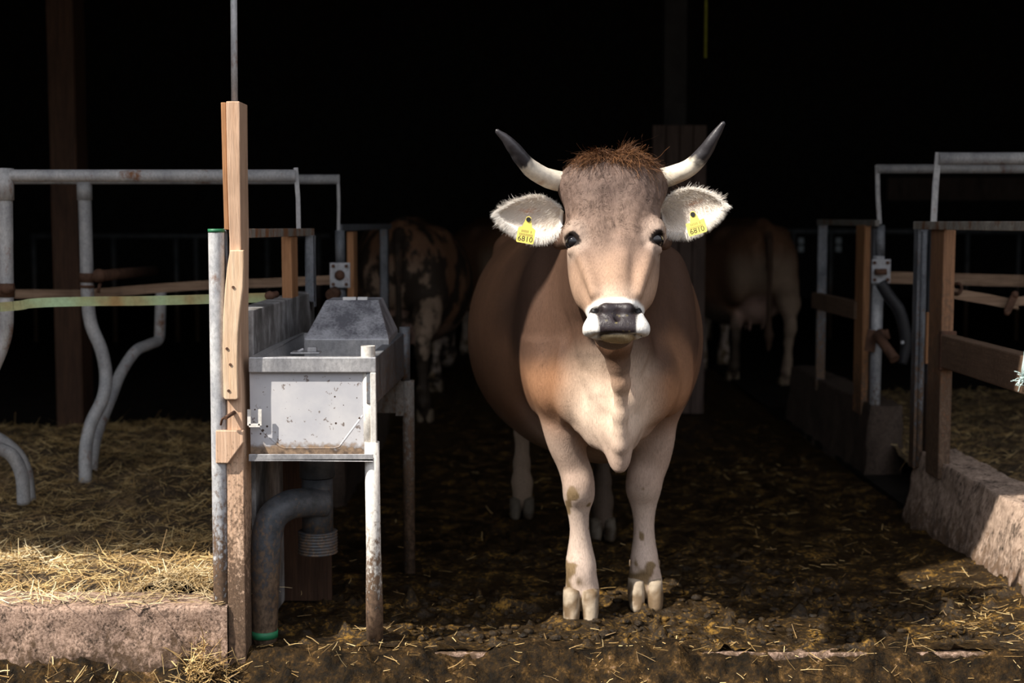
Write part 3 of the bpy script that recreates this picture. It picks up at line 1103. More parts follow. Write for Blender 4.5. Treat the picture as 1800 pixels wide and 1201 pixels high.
def build_front(fd):
    # neck, from the head back into the shoulders
    A = np.array((.292, 4.20, 1.27)); B = np.array((.315, 4.95, 1.0))
    T = nrm(B - A); U = np.array((1, 0, 0)); U = nrm(U - T * (U @ T)); Vn = np.cross(T, U)
    if Vn[2] < 0: Vn = -Vn
    ln = np.linalg.norm(B - A)
    fd.loft(A, U, Vn, T, [(-.06, 0, -.02, .10, .13, 2), (.1, 0, -.03, .125, .19, 2), (.3, 0, -.04, .155, .25, 2), (.5, 0, -.03, .20, .29, 2), (ln, 0, 0, .24, .32, 2)], .07)
    # dewlap and brisket
    fd.chain([(.290, 4.15, 1.06, .075), (.303, 4.20, .96, .05), (.318, 4.225, .88, .028), (.325, 4.235, .82, .022), (.330, 4.265, .72, .019), (.331, 4.285, .62, .018), (.330, 4.305, .552, .017)], .024)
    fd.chain([(.315, 4.40, .90, .12), (.327, 4.38, .76, .075), (.330, 4.355, .66, .036), (.331, 4.325, .575, .013)], .05)
    for a_, Ya in (((1012, 742), 4.50), ((1158, 712), 4.62)):
        q = P(a_[0], a_[1], Ya)
        fd.chain([(.330, 4.33, .58, .018), ((.330 + q.x) / 2, (4.36 + Ya) / 2, (.58 + q.z) / 2 + .015, .030), (q.x, q.y, q.z + .03, .04)], .045)
        fd.chain([(.330, 4.34, .66, .03), ((.330 + q.x) / 2, (4.34 + Ya) / 2, (.66 + q.z) / 2 + .04, .045), (q.x, q.y, q.z + .10, .05)], .05)
    fd.cap((.328, 4.42, .66), (.325, 5.0, .60), .045, .13, .07)
    for s in (-1, 1):       # breast muscles either side of the dewlap, folds of loose skin at the armpit
        fd.ell((.322 + s * .115, 4.46, .80), (.085, .075, .13), .045)
        fd.cap((.327 + s * .07, 4.375, .82), (.328 + s * .022, 4.36, .64), .030, .016, .025)
    fd.cap((.325 - .105, 4.45, .66), (.325 - .055, 4.43, .625), .022, .012, .018)
    fd.cap((.325 - .085, 4.43, .655), (.325 - .045, 4.41, .60), .018, .010, .012)
    # grooves between arm and breast
    fd.cap((.325 - .14, 4.47, .74), (.325 - .115, 4.50, .62), .016, .016, .035, True)
    fd.cap((.325 + .155, 4.52, .76), (.325 + .125, 4.56, .64), .016, .016, .035, True)
    # ---- head
    rows = [(-.012, 0, -.06, .095, .06, 2.3), (.008, 0, -.055, .118, .085, 2.5), (.04, 0, -.05, .134, .105, 2.5), (.08, 0, -.045, .139, .115, 2.5), (.14, 0, -.045, .134, .118, 2.4),
            (.20, 0, -.05, .124, .118, 2.4), (.25, 0, -.05, .117, .114, 2.2), (.30, 0, -.045, .110, .106, 2.1), (.35, 0, -.036, .101, .094, 2.05), (.40, 0, -.028, .090, .084, 2.05),
            (.45, 0, -.020, .074, .076, 2.1), (.485, 0, -.012, .062, .066, 2.2)]
    fd.loft(HO, HU, HV, HT, hrows(rows), 0.03)
    for s in (-1, 1):
        fd.cap(H(.010 + s * .004, .050, .24), H(.008 + s * .010, .044, .425), .024, .021, .016)
        fd.cap(H(s * .118, .044, .27), H(s * .085, .050, .40), .020, .018, .03, True)
    # muzzle: narrow at the nostrils, flaring to the lips
    rows = [(.415, 0, .000, .050, .050, 2.3), (.435, 0, .008, .060, .058, 2.5), (.46, 0, .012, .071, .064, 2.7), (.49, 0, .010, .082, .062, 2.8), (.512, 0, .014, .089, .060, 2.9), (.530, 0, .019, .092, .057, 3.0), (.546, 0, .028, .091, .047, 3.0), (.558, 0, .036, .087, .037, 2.8), (.566, 0, .040, .072, .028, 2.5)]
    fd.loft(HO, HU, HV, HT, hrows(rows), 0.018)
    # lower lip and chin
    fd.ell(H(0, .030, .570), (.042, .028, .006), .004, np.array([HU, HV, HT]))
    fd.ell(H(0, -.060, .505), (.055, .045, .035), .03, np.array([HU, HV, HT]))
    # mouth slit
    for s in (-1, 1):
        fd.cap(H(s * .0, .062, .5675), H(s * .055, .052, .5665), .003, .003, .004, True)
        fd.cap(H(s * .055, .052, .5665), H(s * .090, -.02, .545), .0035, .003, .006, True)
        fd.cap(H(s * .003, .076, .49), H(0, .060, .535), .004, .004, .012, True)
    # nostrils: commas opening outwards, with a wing
    for s in (-1, 1):
        fd.ell(H(s * .030, .070, .470), (.014, .010, .016), .012, np.array([HU, HV, HT]))
    for s in (-1, 1):
        fd.cap(H(s * .064, .050, .450), H(s * .056, .060, .464), .0125, .0125, .006, True)
        fd.cap(H(s * .056, .062, .464), H(s * .042, .074, .492), .0105, .0055, .006, True)
        fd.cap(H(s * .063, .046, .452), H(s * .050, .036, .470), .011, .009, .006, True)
    # brows, orbits, eye sockets, cheeks, poll
    for s, te in ((-1, .232), (1, .226)):
        fd.ell(H(s * .112, .022, te - .022), (.030, .034, .036), .03, np.array([HU, HV, HT]))
        fd.cap(H(s * .120, .034, te - .030), H(s * .134, .0, te - .014), .012, .010, .014)
        e0 = H(s * .1235, .026, te)
        e1 = nrm(HU * (-s) * .86 + HT * .5); e2 = np.cross(HV, e1)
        fd.ell(e0, (.0205, .0150, .030), .005, np.array([e1, e2, HV]), True)
        fd.cap(H(s * .106, .034, te + .016), H(s * .113, .034, te + .012), .007, .007, .008, True)
        fd.cap(H(s * .103, .036, te + .024), H(s * .124, .012, te + .024), .007, .006, .012)
        fd.ell(H(s * .085, -.06, .27), (.035, .075, .11), .05, np.array([HU, HV, HT]))
        fd.cap(H(s * .090, .036, .285), H(s * .060, .045, .40), .014, .012, .03)
        fd.ell(H(s * .115, -.035, .060), (.042, .045, .05), .03, np.array([HU, HV, HT]))
        # ear stumps and horn bosses
        fd.cap(H(s * .10, -.10, .155), H(s * .150, -.13, .165), .034, .026, .03)
    fd.ell(H(0, -.05, .012), (.105, .05, .04), .04, np.array([HU, HV, HT]))
    # shallow trough down the forehead
    fd.cap(H(0, .088, .13), H(0, .088, .26), .016, .016, .05, True)


def smooth_mesh(V, Q, it=2, lam=0.5):
    e = np.vstack([Q[:, [0, 1]], Q[:, [1, 2]], Q[:, [2, 3]], Q[:, [3, 0]]])
    n = len(V)
    deg = np.bincount(e.ravel(), minlength=n).astype(float)
    for _ in range(it):
        S = np.zeros_like(V)
        for c in range(3):
            S[:, c] = np.bincount(e[:, 0], V[e[:, 1], c], n) + np.bincount(e[:, 1], V[e[:, 0], c], n)
        V = V + lam * (S / deg[:, None] - V)
    return V


def vert_normals(V, Q):
    n = np.cross(V[Q[:, 2]] - V[Q[:, 0]], V[Q[:, 3]] - V[Q[:, 1]])
    out = np.zeros_like(V)
    for k in range(4):
        for c in range(3):
            out[:, c] += np.bincount(Q[:, k], n[:, c], len(V))
    return out / (np.linalg.norm(out, axis=1, keepdims=True) + 1e-12)


def head_coords(V):
    r = V - HO
    return r @ HU, r @ HV, np.interp(r @ HT, TM1, TM0)


def coat_colour(V, N):
    x, y, z = V.T
    u, v, t = head_coords(V)
    n1 = fbm(V, 4, 3, 5) * .5
    n2 = fbm(V, 16, 3, 15) * .5

    def lay(c, w, col):
        return c * (1 - w[:, None]) + np.array(col) * w[:, None]
    c = np.tile(np.array((.215, .108, .060)), (len(V), 1))
    c = lay(c, sstep(n1 + (1.0 - z) * .6, -.1, .5) * .5, (.22, .13, .086))
    c = lay(c, sstep(-z + n1 * .12, -.68, -.50), (.30, .205, .15))             # belly
    c = lay(c, sstep(-y + n1 * .18, -4.75, -4.45) * .9, (.36, .185, .10))        # shoulders and neck
    c = lay(c, sstep(z + n1 * .22, .74, .92) * sstep(y, 4.1, 4.22) * sstep(-y + n1 * .2, -5.2, -4.75) * .92, (.066, .037, .026))  # dark upper neck: brown coat with shade behind the head painted in
    d = np.sqrt(((x - .30) / 1.0) ** 2 + ((y - 4.36) / 1.2) ** 2 + ((z - .70) / 1.25) ** 2)
    c = lay(c, sstep(-d + n1 * .05, -.22, -.08), (.74, .57, .44))              # pale breast
    c = lay(c, sstep(-z + n1 * .06, -.74, -.55) * sstep(-y, -5.0, -4.85), (.46, .335, .265))   # forearms
    c = lay(c, sstep(-z + n2 * .03, -.46, -.36), (.54, .42, .345))               # lower legs
    # caked muck on the pasterns
    c = lay(c, sstep(n2 * .9 + (.22 - z) * 3.0, .36, .62) * sstep(-z, -.4, -.3), (.17, .115, .06))
    c = lay(c, sstep(n2 + vnoise(V, 34, 77) * .6, .46, .60) * sstep(-z, -.5, -.42), (.22, .15, .08))
    # hind legs and hooves stand deep in muck
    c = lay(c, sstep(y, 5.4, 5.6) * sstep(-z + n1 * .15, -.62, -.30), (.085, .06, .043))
    # hindquarters
    c = lay(c, sstep(y, 6.05, 6.25) * sstep(-z, -1.15, -.9) * .8, (.36, .26, .185))
    du = np.sqrt(((x - .21) / .19) ** 2 + ((y - 5.95) / .3) ** 2 + ((z - .58) / .2) ** 2)
    c = lay(c, sstep(-du, -1.1, -.8) * (y > 5.6), (.50, .32, .25))
    tl = sstep(y, 6.275, 6.30) * sstep(-np.abs(x - .2), -.045, -.035)
    c = lay(c, tl, (.10, .06, .04))
    # ---- head
    hd = sstep(-y + .0 * n1, -4.24, -4.10) * sstep(z, .93, .95)
    hd = np.maximum(hd, sstep(v, -.14, -.09) * sstep(t, -.1, -.06) * sstep(-t, -.6, -.57) * sstep(-np.abs(u), -.2, -.17))
    hc = np.tile(np.array((.155, .105, .085)), (len(V), 1))
    hc = lay(hc, sstep(t + n1 * .05, .10, .24), (.245, .165, .125))
    hc = lay(hc, sstep(t + n1 * .05, .24, .36), (.40, .26, .18))
    hc = lay(hc, sstep(np.abs(u) + n1 * .02, .05, .09) * sstep(t, .26, .36) * .5, (.42, .27, .185))
    hc = lay(hc, sstep(-v, .03, .09) * .6, (.34, .21, .14))
    hc = lay(hc, sstep(t, .36, .42) * sstep(-np.abs(u), -.07, -.03) * .7, (.62, .45, .34))
    hc = lay(hc, sstep(-t, -.03, .03), (.17, .11, .08))
    hc = lay(hc, sstep(-v, .055, .085) * sstep(np.abs(u), .10, .125), (.13, .082, .06))
    for s, te in ((-1, .232), (1, .226)):
        de = np.sqrt((u - s * .115) ** 2 + ((t - te) * .9) ** 2 + ((v - .025) * .6) ** 2)
        hc = lay(hc, sstep(-de, -.060, -.030) * .45, (.60, .46, .37))
        e1u, e1t = -s * .86, .5
        a1 = (u - s * .1165) * e1u + (t - te - .003) * e1t; a2 = -(u - s * .1165) * e1t + (t - te - .003) * e1u
        ee = np.sqrt((a1 / .0225) ** 2 + (a2 / .0165) ** 2) + 9 * (v < -.02)
        hc = lay(hc, sstep(-ee, -1.08, -.94), (.02, .014, .012))
    # white ring, black nose, pale lip
    edge = .425 + .010 * sstep(np.abs(u), .02, .06) * 0 + n2 * .004
    ring = sstep(t, edge - .006, edge + .006) * sstep(v, -.055, -.03)
    hc = lay(hc, ring, (.84, .81, .76))
    npit = np.minimum(np.hypot((np.abs(u) - .064) / 1.0, t - .452), np.minimum(np.hypot(np.abs(u) - .056, t - .466), np.hypot(np.abs(u) - .049, t - .480)) + .004)
    half = np.interp(t, [.435, .447, .475, .50, .55], [.045, .074, .067, .056, .051])
    nose = sstep(half - np.abs(u) + n2 * .003, -.003, .004) * sstep(t, .441, .450) * sstep(-t, -.568, -.565) * sstep(v, .0, .02)
    hc = lay(hc, nose, (.030, .022, .024))
    hc = lay(hc, nose * sstep(vnoise(V, 330, 8), .62, .7) * sstep(t, .480, .51) * sstep(-np.abs(u), -.045, -.02), (.20, .16, .06))
    hc = lay(hc, sstep(-npit, -.0165, -.011) * sstep(v, -.0, .02), (.010, .008, .009))
    GLOSS[:] = [1 - .5 * nose]
    hc = lay(hc, sstep(t, .5655, .5675) * sstep(v, -.01, .015) * sstep(-np.abs(u), -.062, -.05), (.55, .43, .25))
    hc = lay(hc, sstep(-v, -.005, .01) * sstep(t, .535, .545), (.24, .17, .13))
    c = c * (1 - hd[:, None]) + hc * hd[:, None]
    return np.clip(c, 0, 1)


HOOF, HOOF_SPOTS, GLOSS = [], [], []


def make_cow():
    root = thing('cow', 'brown horned cow with yellow ear tags standing front-on in the sunlit aisle', 'cow', (BX, BY, 0))
    fd = build_field()
    V, Q = fd.mesh()
    del fd
    V = smooth_mesh(V, Q, 2, .5)
    N = vert_normals(V, Q)
    u, v, t = head_coords(V)
    onhead = sstep(-y_(V), -4.22, -4.10) * sstep(V[:, 2], .95, 1.0)
    # woolly curls on the forehead, soft skin wrinkles over the neck and breast
    wool = onhead * sstep(-t, -.30, -.16) * sstep(v, -.05, .01)
    q = np.column_stack([u, v, t])
    q = q + np.column_stack([vnoise(q, 26, 131), vnoise(q, 26, 132), vnoise(q, 26, 133)]) * .012
    rid = 1 - np.abs(fbm(q * np.array([1.0, 1.0, .5]), 48, 3, 101)) * 1.6
    V = V + N * (wool * rid * .0034)[:, None]
    wr = sstep(-V[:, 1], -4.62, -4.40) * sstep(-V[:, 2], -1.05, -.9) * sstep(V[:, 2], .55, .62)
    rr = 1 - np.abs(fbm(V * np.array([1, 1, .35]), 11, 2, 111)) * 1.7
    V = V + N * (wr * rr * .006)[:, None]
    V = V + N * (fbm(V, 5, 2, 121) * .004 * (1 - onhead))[:, None]
    col = coat_colour(V, N)
    # lying hair of the coat, woollier on the forehead
    area = np.linalg.norm(np.cross(V[Q[:, 2]] - V[Q[:, 0]], V[Q[:, 3]] - V[Q[:, 1]]), axis=1) * .5
    cen = V[Q].mean(1)
    camdir = np.array((0, 0, CAM_H)) - cen
    fn = N[Q].mean(1); fn /= np.linalg.norm(fn, axis=1, keepdims=True) + 1e-9
    _, fv, ft = head_coords(cen)
    dens = area * np.where(cen[:, 1] < 4.35, 3.2, 1.0) * np.where((fn * camdir).sum(1) > -1.2, 1, .05) * (cen[:, 2] > .09) * (cen[:, 1] < 5.6)
    hairless = (ft > .422) & (fv > -.06) & (ft < .57)
    eyez = np.zeros(len(cen), bool)
    fu = (cen - HO) @ HU
    for s, te in ((-1, .232), (1, .226)):
        eyez |= (np.hypot(fu - s * .1165, ft - te) < .034) & (fv > -.03)
    dens = dens * np.where(hairless | eyez, 0, 1)
    NH = 90000
    pick = RNG.choice(len(Q), NH, p=dens / dens.sum())
    ab = RNG.random((NH, 2))
    q4 = V[Q[pick]]
    roots = q4[:, 0] * ((1 - ab[:, :1]) * (1 - ab[:, 1:])) + q4[:, 1] * (ab[:, :1] * (1 - ab[:, 1:])) + q4[:, 2] * (ab[:, :1] * ab[:, 1:]) + q4[:, 3] * ((1 - ab[:, :1]) * ab[:, 1:])
    nn = fn[pick]
    ru, rv, rt = head_coords(roots)
    oh = sstep(-roots[:, 1], -4.26, -4.15) * sstep(roots[:, 2], .95, 1.0)
    wl = oh * sstep(-rt, -.30, -.18) * sstep(rv, -.05, .01)
    flow = np.tile(np.array((0, .55, -.85)), (NH, 1)) * (1 - oh)[:, None] + (np.outer(np.ones(NH), -HT) * .3 + HT[None] * .7 + np.sign(ru)[:, None] * HU[None] * .5) * oh[:, None]
    sw = np.column_stack([vnoise(roots, 45, 61), vnoise(roots, 45, 62), vnoise(roots, 45, 63)])
    flow = flow + sw * (.35 + 1.5 * wl)[:, None] + RNG.normal(0, .12, (NH, 3))
    flow = flow - nn * (flow * nn).sum(1)[:, None]
    flow /= np.linalg.norm(flow, axis=1, keepdims=True) + 1e-9
    dirs = flow + nn * (.22 + .25 * wl)[:, None]
    L = RNG.uniform(.006, .012, NH) * (1 + .8 * wl) * np.where(roots[:, 1] < 4.35, .85, 1.15)
    wv = RNG.uniform(.0006, .0011, NH) * np.where(roots[:, 1] < 4.35, .9, 1.3)
    Vh, Fh = ribbons(roots - nn * .001, dirs, L, wv, -nn * .22 + RNG.normal(0, .08, (NH, 3)), 2, .8, nn + RNG.normal(0, .15, (NH, 3)))
    hc = col[Q[pick, 0]] * RNG.uniform(.72, 1.22, NH)[:, None]
    hc = np.repeat(np.clip(hc, 0, 1), 6, axis=0)
    mesh_np('body', np.vstack([V, Vh]), np.vstack([Q, Fh + len(V)]), M['coat'], root, True,
            col=np.column_stack([np.vstack([col, hc]), np.concatenate([GLOSS[0], np.ones(len(hc))])]))
    # eyes
    for s, te in ((-1, .232), (1, .226)):
        MB().ball(H(s * .1125, .0205, te), .0240, 24).build('eye', M['eye'], root)
    # horns
    for pts, rr in (([(1000, 322, 4.14), (968, 315, 4.11), (935, 298, 4.07), (912, 272, 4.04), (892, 247, 4.02), (873, 230, 4.01)], [18, 17.5, 15.5, 13, 9, 4]),
                    ([(1150, 316, 4.14), (1180, 309, 4.11), (1213, 294, 4.07), (1238, 268, 4.04), (1256, 240, 4.02), (1272, 216, 4.01)], [18, 17.5, 15.5, 13, 9, 4])):
        w = [P(*p) for p in pts]; r = [a * 4.06 / FPX for a in rr]
        qq = catmull([list(p) + [k] for p, k in zip(w, r)], 10)
        b = MB().tube([x[:3] for x in qq] + [Vector(qq[-1][:3]) + (Vector(qq[-1][:3]) - Vector(qq[-2][:3])).normalized() * .004], [float(x[3]) for x in qq] + [.002], 22)
        Vh = np.array(b.V); n = len(qq) + 1
        tpar = np.repeat(np.arange(n) / n, 22)
        nn = fbm(Vh, 60, 3, 5) * .05 + fbm(Vh, 14, 2, 8) * .03
        k = sstep(tpar + nn, .42, .50)[:, None]
        cream = np.array((.86, .78, .64)) * (1 - .5 * sstep(fbm(Vh, 25, 3, 31), .15, .8)[:, None] * np.array((.6, .9, 1.1)))
        ch = cream * (1 - k) + np.array((.035, .032, .036)) * k
        Vh = Vh + (fbm(Vh, 40, 2, 9) * .0012)[:, None]
        Fh = [f for f in b.F if len(f) == 4]
        mesh_np('horn', Vh, Fh, M['horn'], root, True, col=ch)
    # hooves: two claws with a cleft
    def hoof(x, y, z, sx, hh):
        Vs, Fs = [], []
        for s in (-1, 1):
            b0 = len(Vs)
            m, nr = 20, 9
            for i in range(nr):
                k = i / (nr - 1)
                zz = hh * k
                rx = sx * .50 * (1 - .10 * k ** 2 - .20 * (1 - k) ** 4)
                ryf = .068 * (1 - .22 * k - .16 * k * k); ryb = .050
                cy = y - .012 * (1 - k)
                for j in range(m):
                    a = 2 * math.pi * j / m
                    ca, sa = math.cos(a), math.sin(a)
                    px_ = x + s * sx * .505 + rx * math.copysign(abs(ca) ** .75, ca)
                    py_ = cy + (ryf if sa < 0 else ryb) * math.copysign(abs(sa) ** .85, sa)
                    Vs.append((px_, py_, z + zz))
            for i in range(nr - 1):
                for j in range(m):
                    j2 = (j + 1) % m
                    Fs.append((b0 + i * m + j, b0 + i * m + j2, b0 + (i + 1) * m + j2, b0 + (i + 1) * m + j))
            for base, flip in ((b0, True), (b0 + (nr - 1) * m, False)):
                c = len(Vs); ring = np.array(Vs[base:base + m]); Vs.append(tuple(ring.mean(0) + np.array((0, 0, 0 if flip else .012))))
                for j in range(0, m, 2):
                    f = (base + j, base + (j + 1) % m, base + (j + 2) % m, c)
                    Fs.append(f[::-1] if flip else f)
        Vs = np.array(Vs)
        nz = fbm(Vs, 28, 3, int(x * 100) + 3)
        Vs[:, :2] += (nz * .0025)[:, None]
        k = sstep(nz * 1.2 + (.25 if y < 4.7 else (z + hh * .45 - Vs[:, 2]) * 16), -.3, .35)[:, None]
        ch = np.array((.36, .29, .21)) * (1 - k) + np.array((.15, .10, .055)) * k
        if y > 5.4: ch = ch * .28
        mesh_np('hoof', Vs, Fs, M['hoof'], root, True, col=ch)
        HOOF_SPOTS.append((x, y)); HOOF[:] = [Vs - np.array((x, y, 0)), Fs]
    hoof(.2262, 4.600, -.004, .060, .100)
    hoof(.4535, 4.757, -.004, .060, .094)
    for s in (-1, 1):
        hoof(HIND[s][0], HIND[s][1], -.004, .056, .08)
    make_ear(root, -1); make_ear(root, 1)
    # forelock
    N_ = 6000
    uu = np.clip(RNG.normal(0, .05, N_), -.115, .115) + .004
    t0 = RNG.uniform(-.045, .05, N_)
    v0 = RNG.uniform(-.08, .04, N_)
    roots = HO + uu[:, None] * HU + v0[:, None] * HV + t0[:, None] * HT
    # bring roots to the skin
    from mathutils.bvhtree import BVHTree
    hsel = np.nonzero((t < .2) & (v > -.2))[0]
    hm = np.zeros(len(V), bool); hm[hsel] = True
    bt = BVHTree.FromPolygons([tuple(p) for p in V], [tuple(r) for r in Q[hm[Q].all(1)]])
    roots = np.array([np.array(bt.find_nearest(Vector(r))[0]) for r in roots])
    L = RNG.uniform(.022, .046, N_) * (1 + .7 * np.exp(-((uu - .062) / .022) ** 2)) * (1 - .35 * (np.abs(uu) > .085))
    clump = np.floor(uu / .012)
    cr = np.random.default_rng(5).normal(0, .55, (60, 3))
    ci = (clump + 30).astype(int)
    dirs = np.array((0, -.25, 1.0)) + cr[ci] * .55 + RNG.normal(0, .2, (N_, 3)) + np.column_stack([uu * 3, np.zeros(N_), np.zeros(N_)])
    bend = cr[(ci * 7 + 3) % 60] * .7 + np.array((0, -.85, -.95)) + RNG.normal(0, .35, (N_, 3))
    Vt, Ft = ribbons(roots, dirs, L, RNG.uniform(.0010, .0023, N_), bend, 7, .7, None, .13, 1.1)
    mesh_np('forelock', Vt, Ft, M['tuft'], root, True)
    return root


def y_(V): return V[:, 1]


def text_mesh(txt, size):
    cu = bpy.data.curves.new('txt', 'FONT'); cu.body = txt; cu.size = size; cu.align_x = 'CENTER'; cu.align_y = 'CENTER'; cu.extrude = .0004
    cu.resolution_u = 3
    ob = bpy.data.objects.new('txt', cu); COL.objects.link(ob)
    dg = bpy.context.evaluated_depsgraph_get(); dg.update()
    me = bpy.data.meshes.new_from_object(ob.evaluated_get(dg))
    vs = [tuple(v.co) for v in me.vertices]; fs = [tuple(p.vertices) for p in me.polygons]
    bpy.data.objects.remove(ob); bpy.data.curves.remove(cu); bpy.data.meshes.remove(me)
    return vs, fs


def make_ear(root, s):
    """cupped leaf-shaped ear, pale woolly inside towards the camera"""
    if s < 0:
        B, T = P(990, 383, 4.14), P(874, 374, 4.13)
        prof = [(0, 13, -16), (.10, 24, -32), (.22, 33, -42), (.38, 40, -45), (.55, 36, -41), (.72, 27, -32), (.86, 16, -21), (.95, 8, -11), (1, 2, -2)]
    else:
        B, T = P(1160, 382, 4.14), P(1274, 360, 4.03)
        prof = [(0, 13, -16), (.10, 26, -32), (.22, 37, -38), (.38, 45, -42), (.55, 45, -38), (.72, 38, -30), (.86, 26, -20), (.95, 14, -10), (1, 2, -2)]
    pr = np.array(prof)
    B, T = np.array(B), np.array(T)
    A = T - B; Ln = np.linalg.norm(A); A = A / Ln
    front = nrm(np.array((0, -1, 0)) - A * float(np.array((0, -1, 0)) @ A))      # towards the viewer
    up = np.cross(A, front)
    if up[2] < 0: up = -up
    k = 4.08 / FPX
    ns, nw = 34, 22
    Vf = np.zeros((ns, nw, 3)); W = np.zeros((ns, nw)); Sg = np.zeros((ns, nw))
    for i in range(ns):
        q = i / (ns - 1)
        hi, lo = np.interp(q, pr[:, 0], pr[:, 1]) * k * .87, np.interp(q, pr[:, 0], pr[:, 2]) * k * .87
        for j in range(nw):
            w = j / (nw - 1) * 2 - 1
            off = (hi + lo) / 2 + (hi - lo) / 2 * w
            cup = -.019 * (1 - w * w) * math.sin(math.pi * min(1, q * .9 + .1)) ** .8
            roll = .012 * abs(w) ** 4
            Vf[i, j] = B + A * (Ln * q) + up * off + front * (cup + roll)
            W[i, j] = w; Sg[i, j] = q
    Vi = Vf.reshape(-1, 3); W = W.ravel(); Sg = Sg.ravel()
    back = Vi - front * (.010 * (1 - np.abs(W) ** 6) + .002)[:, None]
    i = (np.arange(ns - 1)[:, None] * nw + np.arange(nw - 1)[None, :]).ravel()
    Ff = np.stack([i, i + nw, i + nw + 1, i + 1], 1)
    n0 = len(Vi)
    Fb = Ff[:, ::-1] + n0
    rim = list(range(0, nw)) + [(a + 1) * nw - 1 for a in range(1, ns)] + [(ns - 1) * nw + a for a in range(nw - 2, -1, -1)] + [a * nw for a in range(ns - 2, 0, -1)]
    Fr = np.array([(rim[a], rim[(a + 1) % len(rim)], rim[(a + 1) % len(rim)] + n0, rim[a] + n0) for a in range(len(rim))])
    V = np.vstack([Vi, back])
    pink = np.exp(-(((Sg - .52) / .15) ** 2 + ((W - .30) / .13) ** 2))
    pink2 = np.exp(-(((Sg - .38) / .25) ** 2 + ((W + .1) / .3) ** 2)) * .3
    cin = np.array((.90, .84, .77))[None] * np.ones((n0, 1))
    pk = np.clip(pink * 1.1 + pink2 * .6, 0, 1)[:, None]
    cin = cin * (1 - pk) + np.array((.72, .38, .23)) * pk
    cbk = np.tile(np.array((.20, .14, .11)), (n0, 1))
    C = np.vstack([cin, cbk])
    F = np.vstack([Ff, Fb, Fr])
    # hairs: long fringe on the rim, combed hair over the inside
    N1 = 6500
    ii = RNG.integers(0, len(rim), N1); f = RNG.random(N1)[:, None]
    r0 = np.array(rim)[ii]; r1 = np.array(rim)[(ii + 1) % len(rim)]
    roots = Vi[r0] * (1 - f) + Vi[r1] * f
    cen = B + A * Ln * .5
    out = roots - cen; out = out - front * (out @ front)[:, None]; out /= np.linalg.norm(out, axis=1, keepdims=True)
    keep = Sg[r0] > .05
    roots, out, ws = roots[keep], out[keep], W[r0][keep]; N1 = len(roots)
    dirs = out * .75 + A * .35 + front * RNG.uniform(-.1, .5, N1)[:, None] + RNG.normal(0, .22, (N1, 3)) - up * .25
    L = RNG.uniform(.004, .011, N1) * (1 + .9 * (ws < -.6))
    V1, F1 = ribbons(roots + RNG.normal(0, .002, (N1, 3)), dirs, L, RNG.uniform(.0005, .0010, N1), np.tile(-up * .25, (N1, 1)), 3, .9, np.tile(front, (N1, 1)) + RNG.normal(0, .2, (N1, 3)))
    N2 = 6000
    qi = RNG.integers(2, ns - 2, N2); wj = RNG.integers(0, nw, N2)
    idx = qi * nw + wj
    roots = Vi[idx] + RNG.normal(0, .0025, (N2, 3))
    ww = W[idx]
    dirs = A * .55 + up * (ww * .55 - .45)[:, None] + front * .30 + RNG.normal(0, .2, (N2, 3))
    L = RNG.uniform(.008, .026, N2) * (1 - .6 * pk[idx, 0])
    V2, F2 = ribbons(roots, dirs, L, RNG.uniform(.0005, .0010, N2), np.column_stack([RNG.normal(0, .15, N2)] * 3) - front * .15, 3, .9, np.tile(front, (N2, 1)) + RNG.normal(0, .2, (N2, 3)))
    C1 = np.tile(np.array((.88, .84, .78)), (len(V1), 1)); C2 = np.tile(np.array((.86, .79, .71)), (len(V2), 1))
    F = np.vstack([F, F1 + len(V), F2 + len(V) + len(V1)])
    C = np.vstack([C, C1, C2])
    V = np.vstack([V, V1, V2])
    ear = mesh_np('ear', V, F, M['ear'], root, True, col=C)
    # ear tag
    if s < 0:
        c = P(929, 386, 4.02); ax = nrm((1, .0, -.17)); num, wpx, top, bot = '6810', 15.5, 16, 42
    else:
        c = P(1218, 377, 4.02); ax = nrm((1, .35, .22)); num, wpx, top, bot = '6810', 17, 12, 36
    fr = nrm(np.array((0, -1, 0.05)) + (0 if s < 0 else 1) * np.array((-.35, 0, 0)))
    ax = nrm(ax - fr * float(ax @ fr)); dn = np.cross(ax, fr)
    if dn[2] > 0: dn = -dn
    kk = 4.02 / FPX
    c = np.array(c)
    def q(a, b_, d=0): return Vector(c + ax * a * kk + dn * b_ * kk + fr * d)
    out = [(-4, -4), (0, -6), (4, -4), (6, 4), (9, 13), (wpx - 1, top), (wpx, top + 2), (wpx, bot - 2), (wpx - 2, bot), (-wpx + 2, bot), (-wpx, bot - 2), (-wpx, top + 2), (-wpx + 1, top), (-9, 13), (-6, 4)]
    mb_ = MB().prism([q(a, b2, .001) for a, b2 in out], fr * -.0018)
    vs, fs = text_mesh(num, 13.5)
    mb_.add([q(a, bot - 7.0 - b2 * 1.0, .0013 + 0 * c_) for a, b2, c_ in vs], fs, 1)
    for row, (yy, n_) in enumerate(((top + 3, 7), (top + 9, 9))):
        for m_ in range(n_):
            if row == 0 and m_ == 5: continue
            x0 = (m_ - (n_ - 1) / 2) * 2.7
            mb_.prism([q(x0 - .8, yy, .0014), q(x0 + .8, yy, .0014), q(x0 + .8, yy + 4.2, .0014), q(x0 - .8, yy + 4.2, .0014)], fr * -.0003, 2)
    tg = mb_.build('ear_tag', [M['tag'], M['ink'], M['ink_faint']], ear)
    r = 4.2 * kk
    MB().tube([q(0, 0, -.014), q(0, 0, .0035)], r, 16).build('tag_button', M['ink'], ear)


COW = make_cow()


def copy_tree(o, parent=None):
    c = o.copy(); COL.objects.link(c)
    c.parent = parent
    for ch in [k for k in bpy.data.objects if k.parent == o]:
        copy_tree(ch, c)
    return c


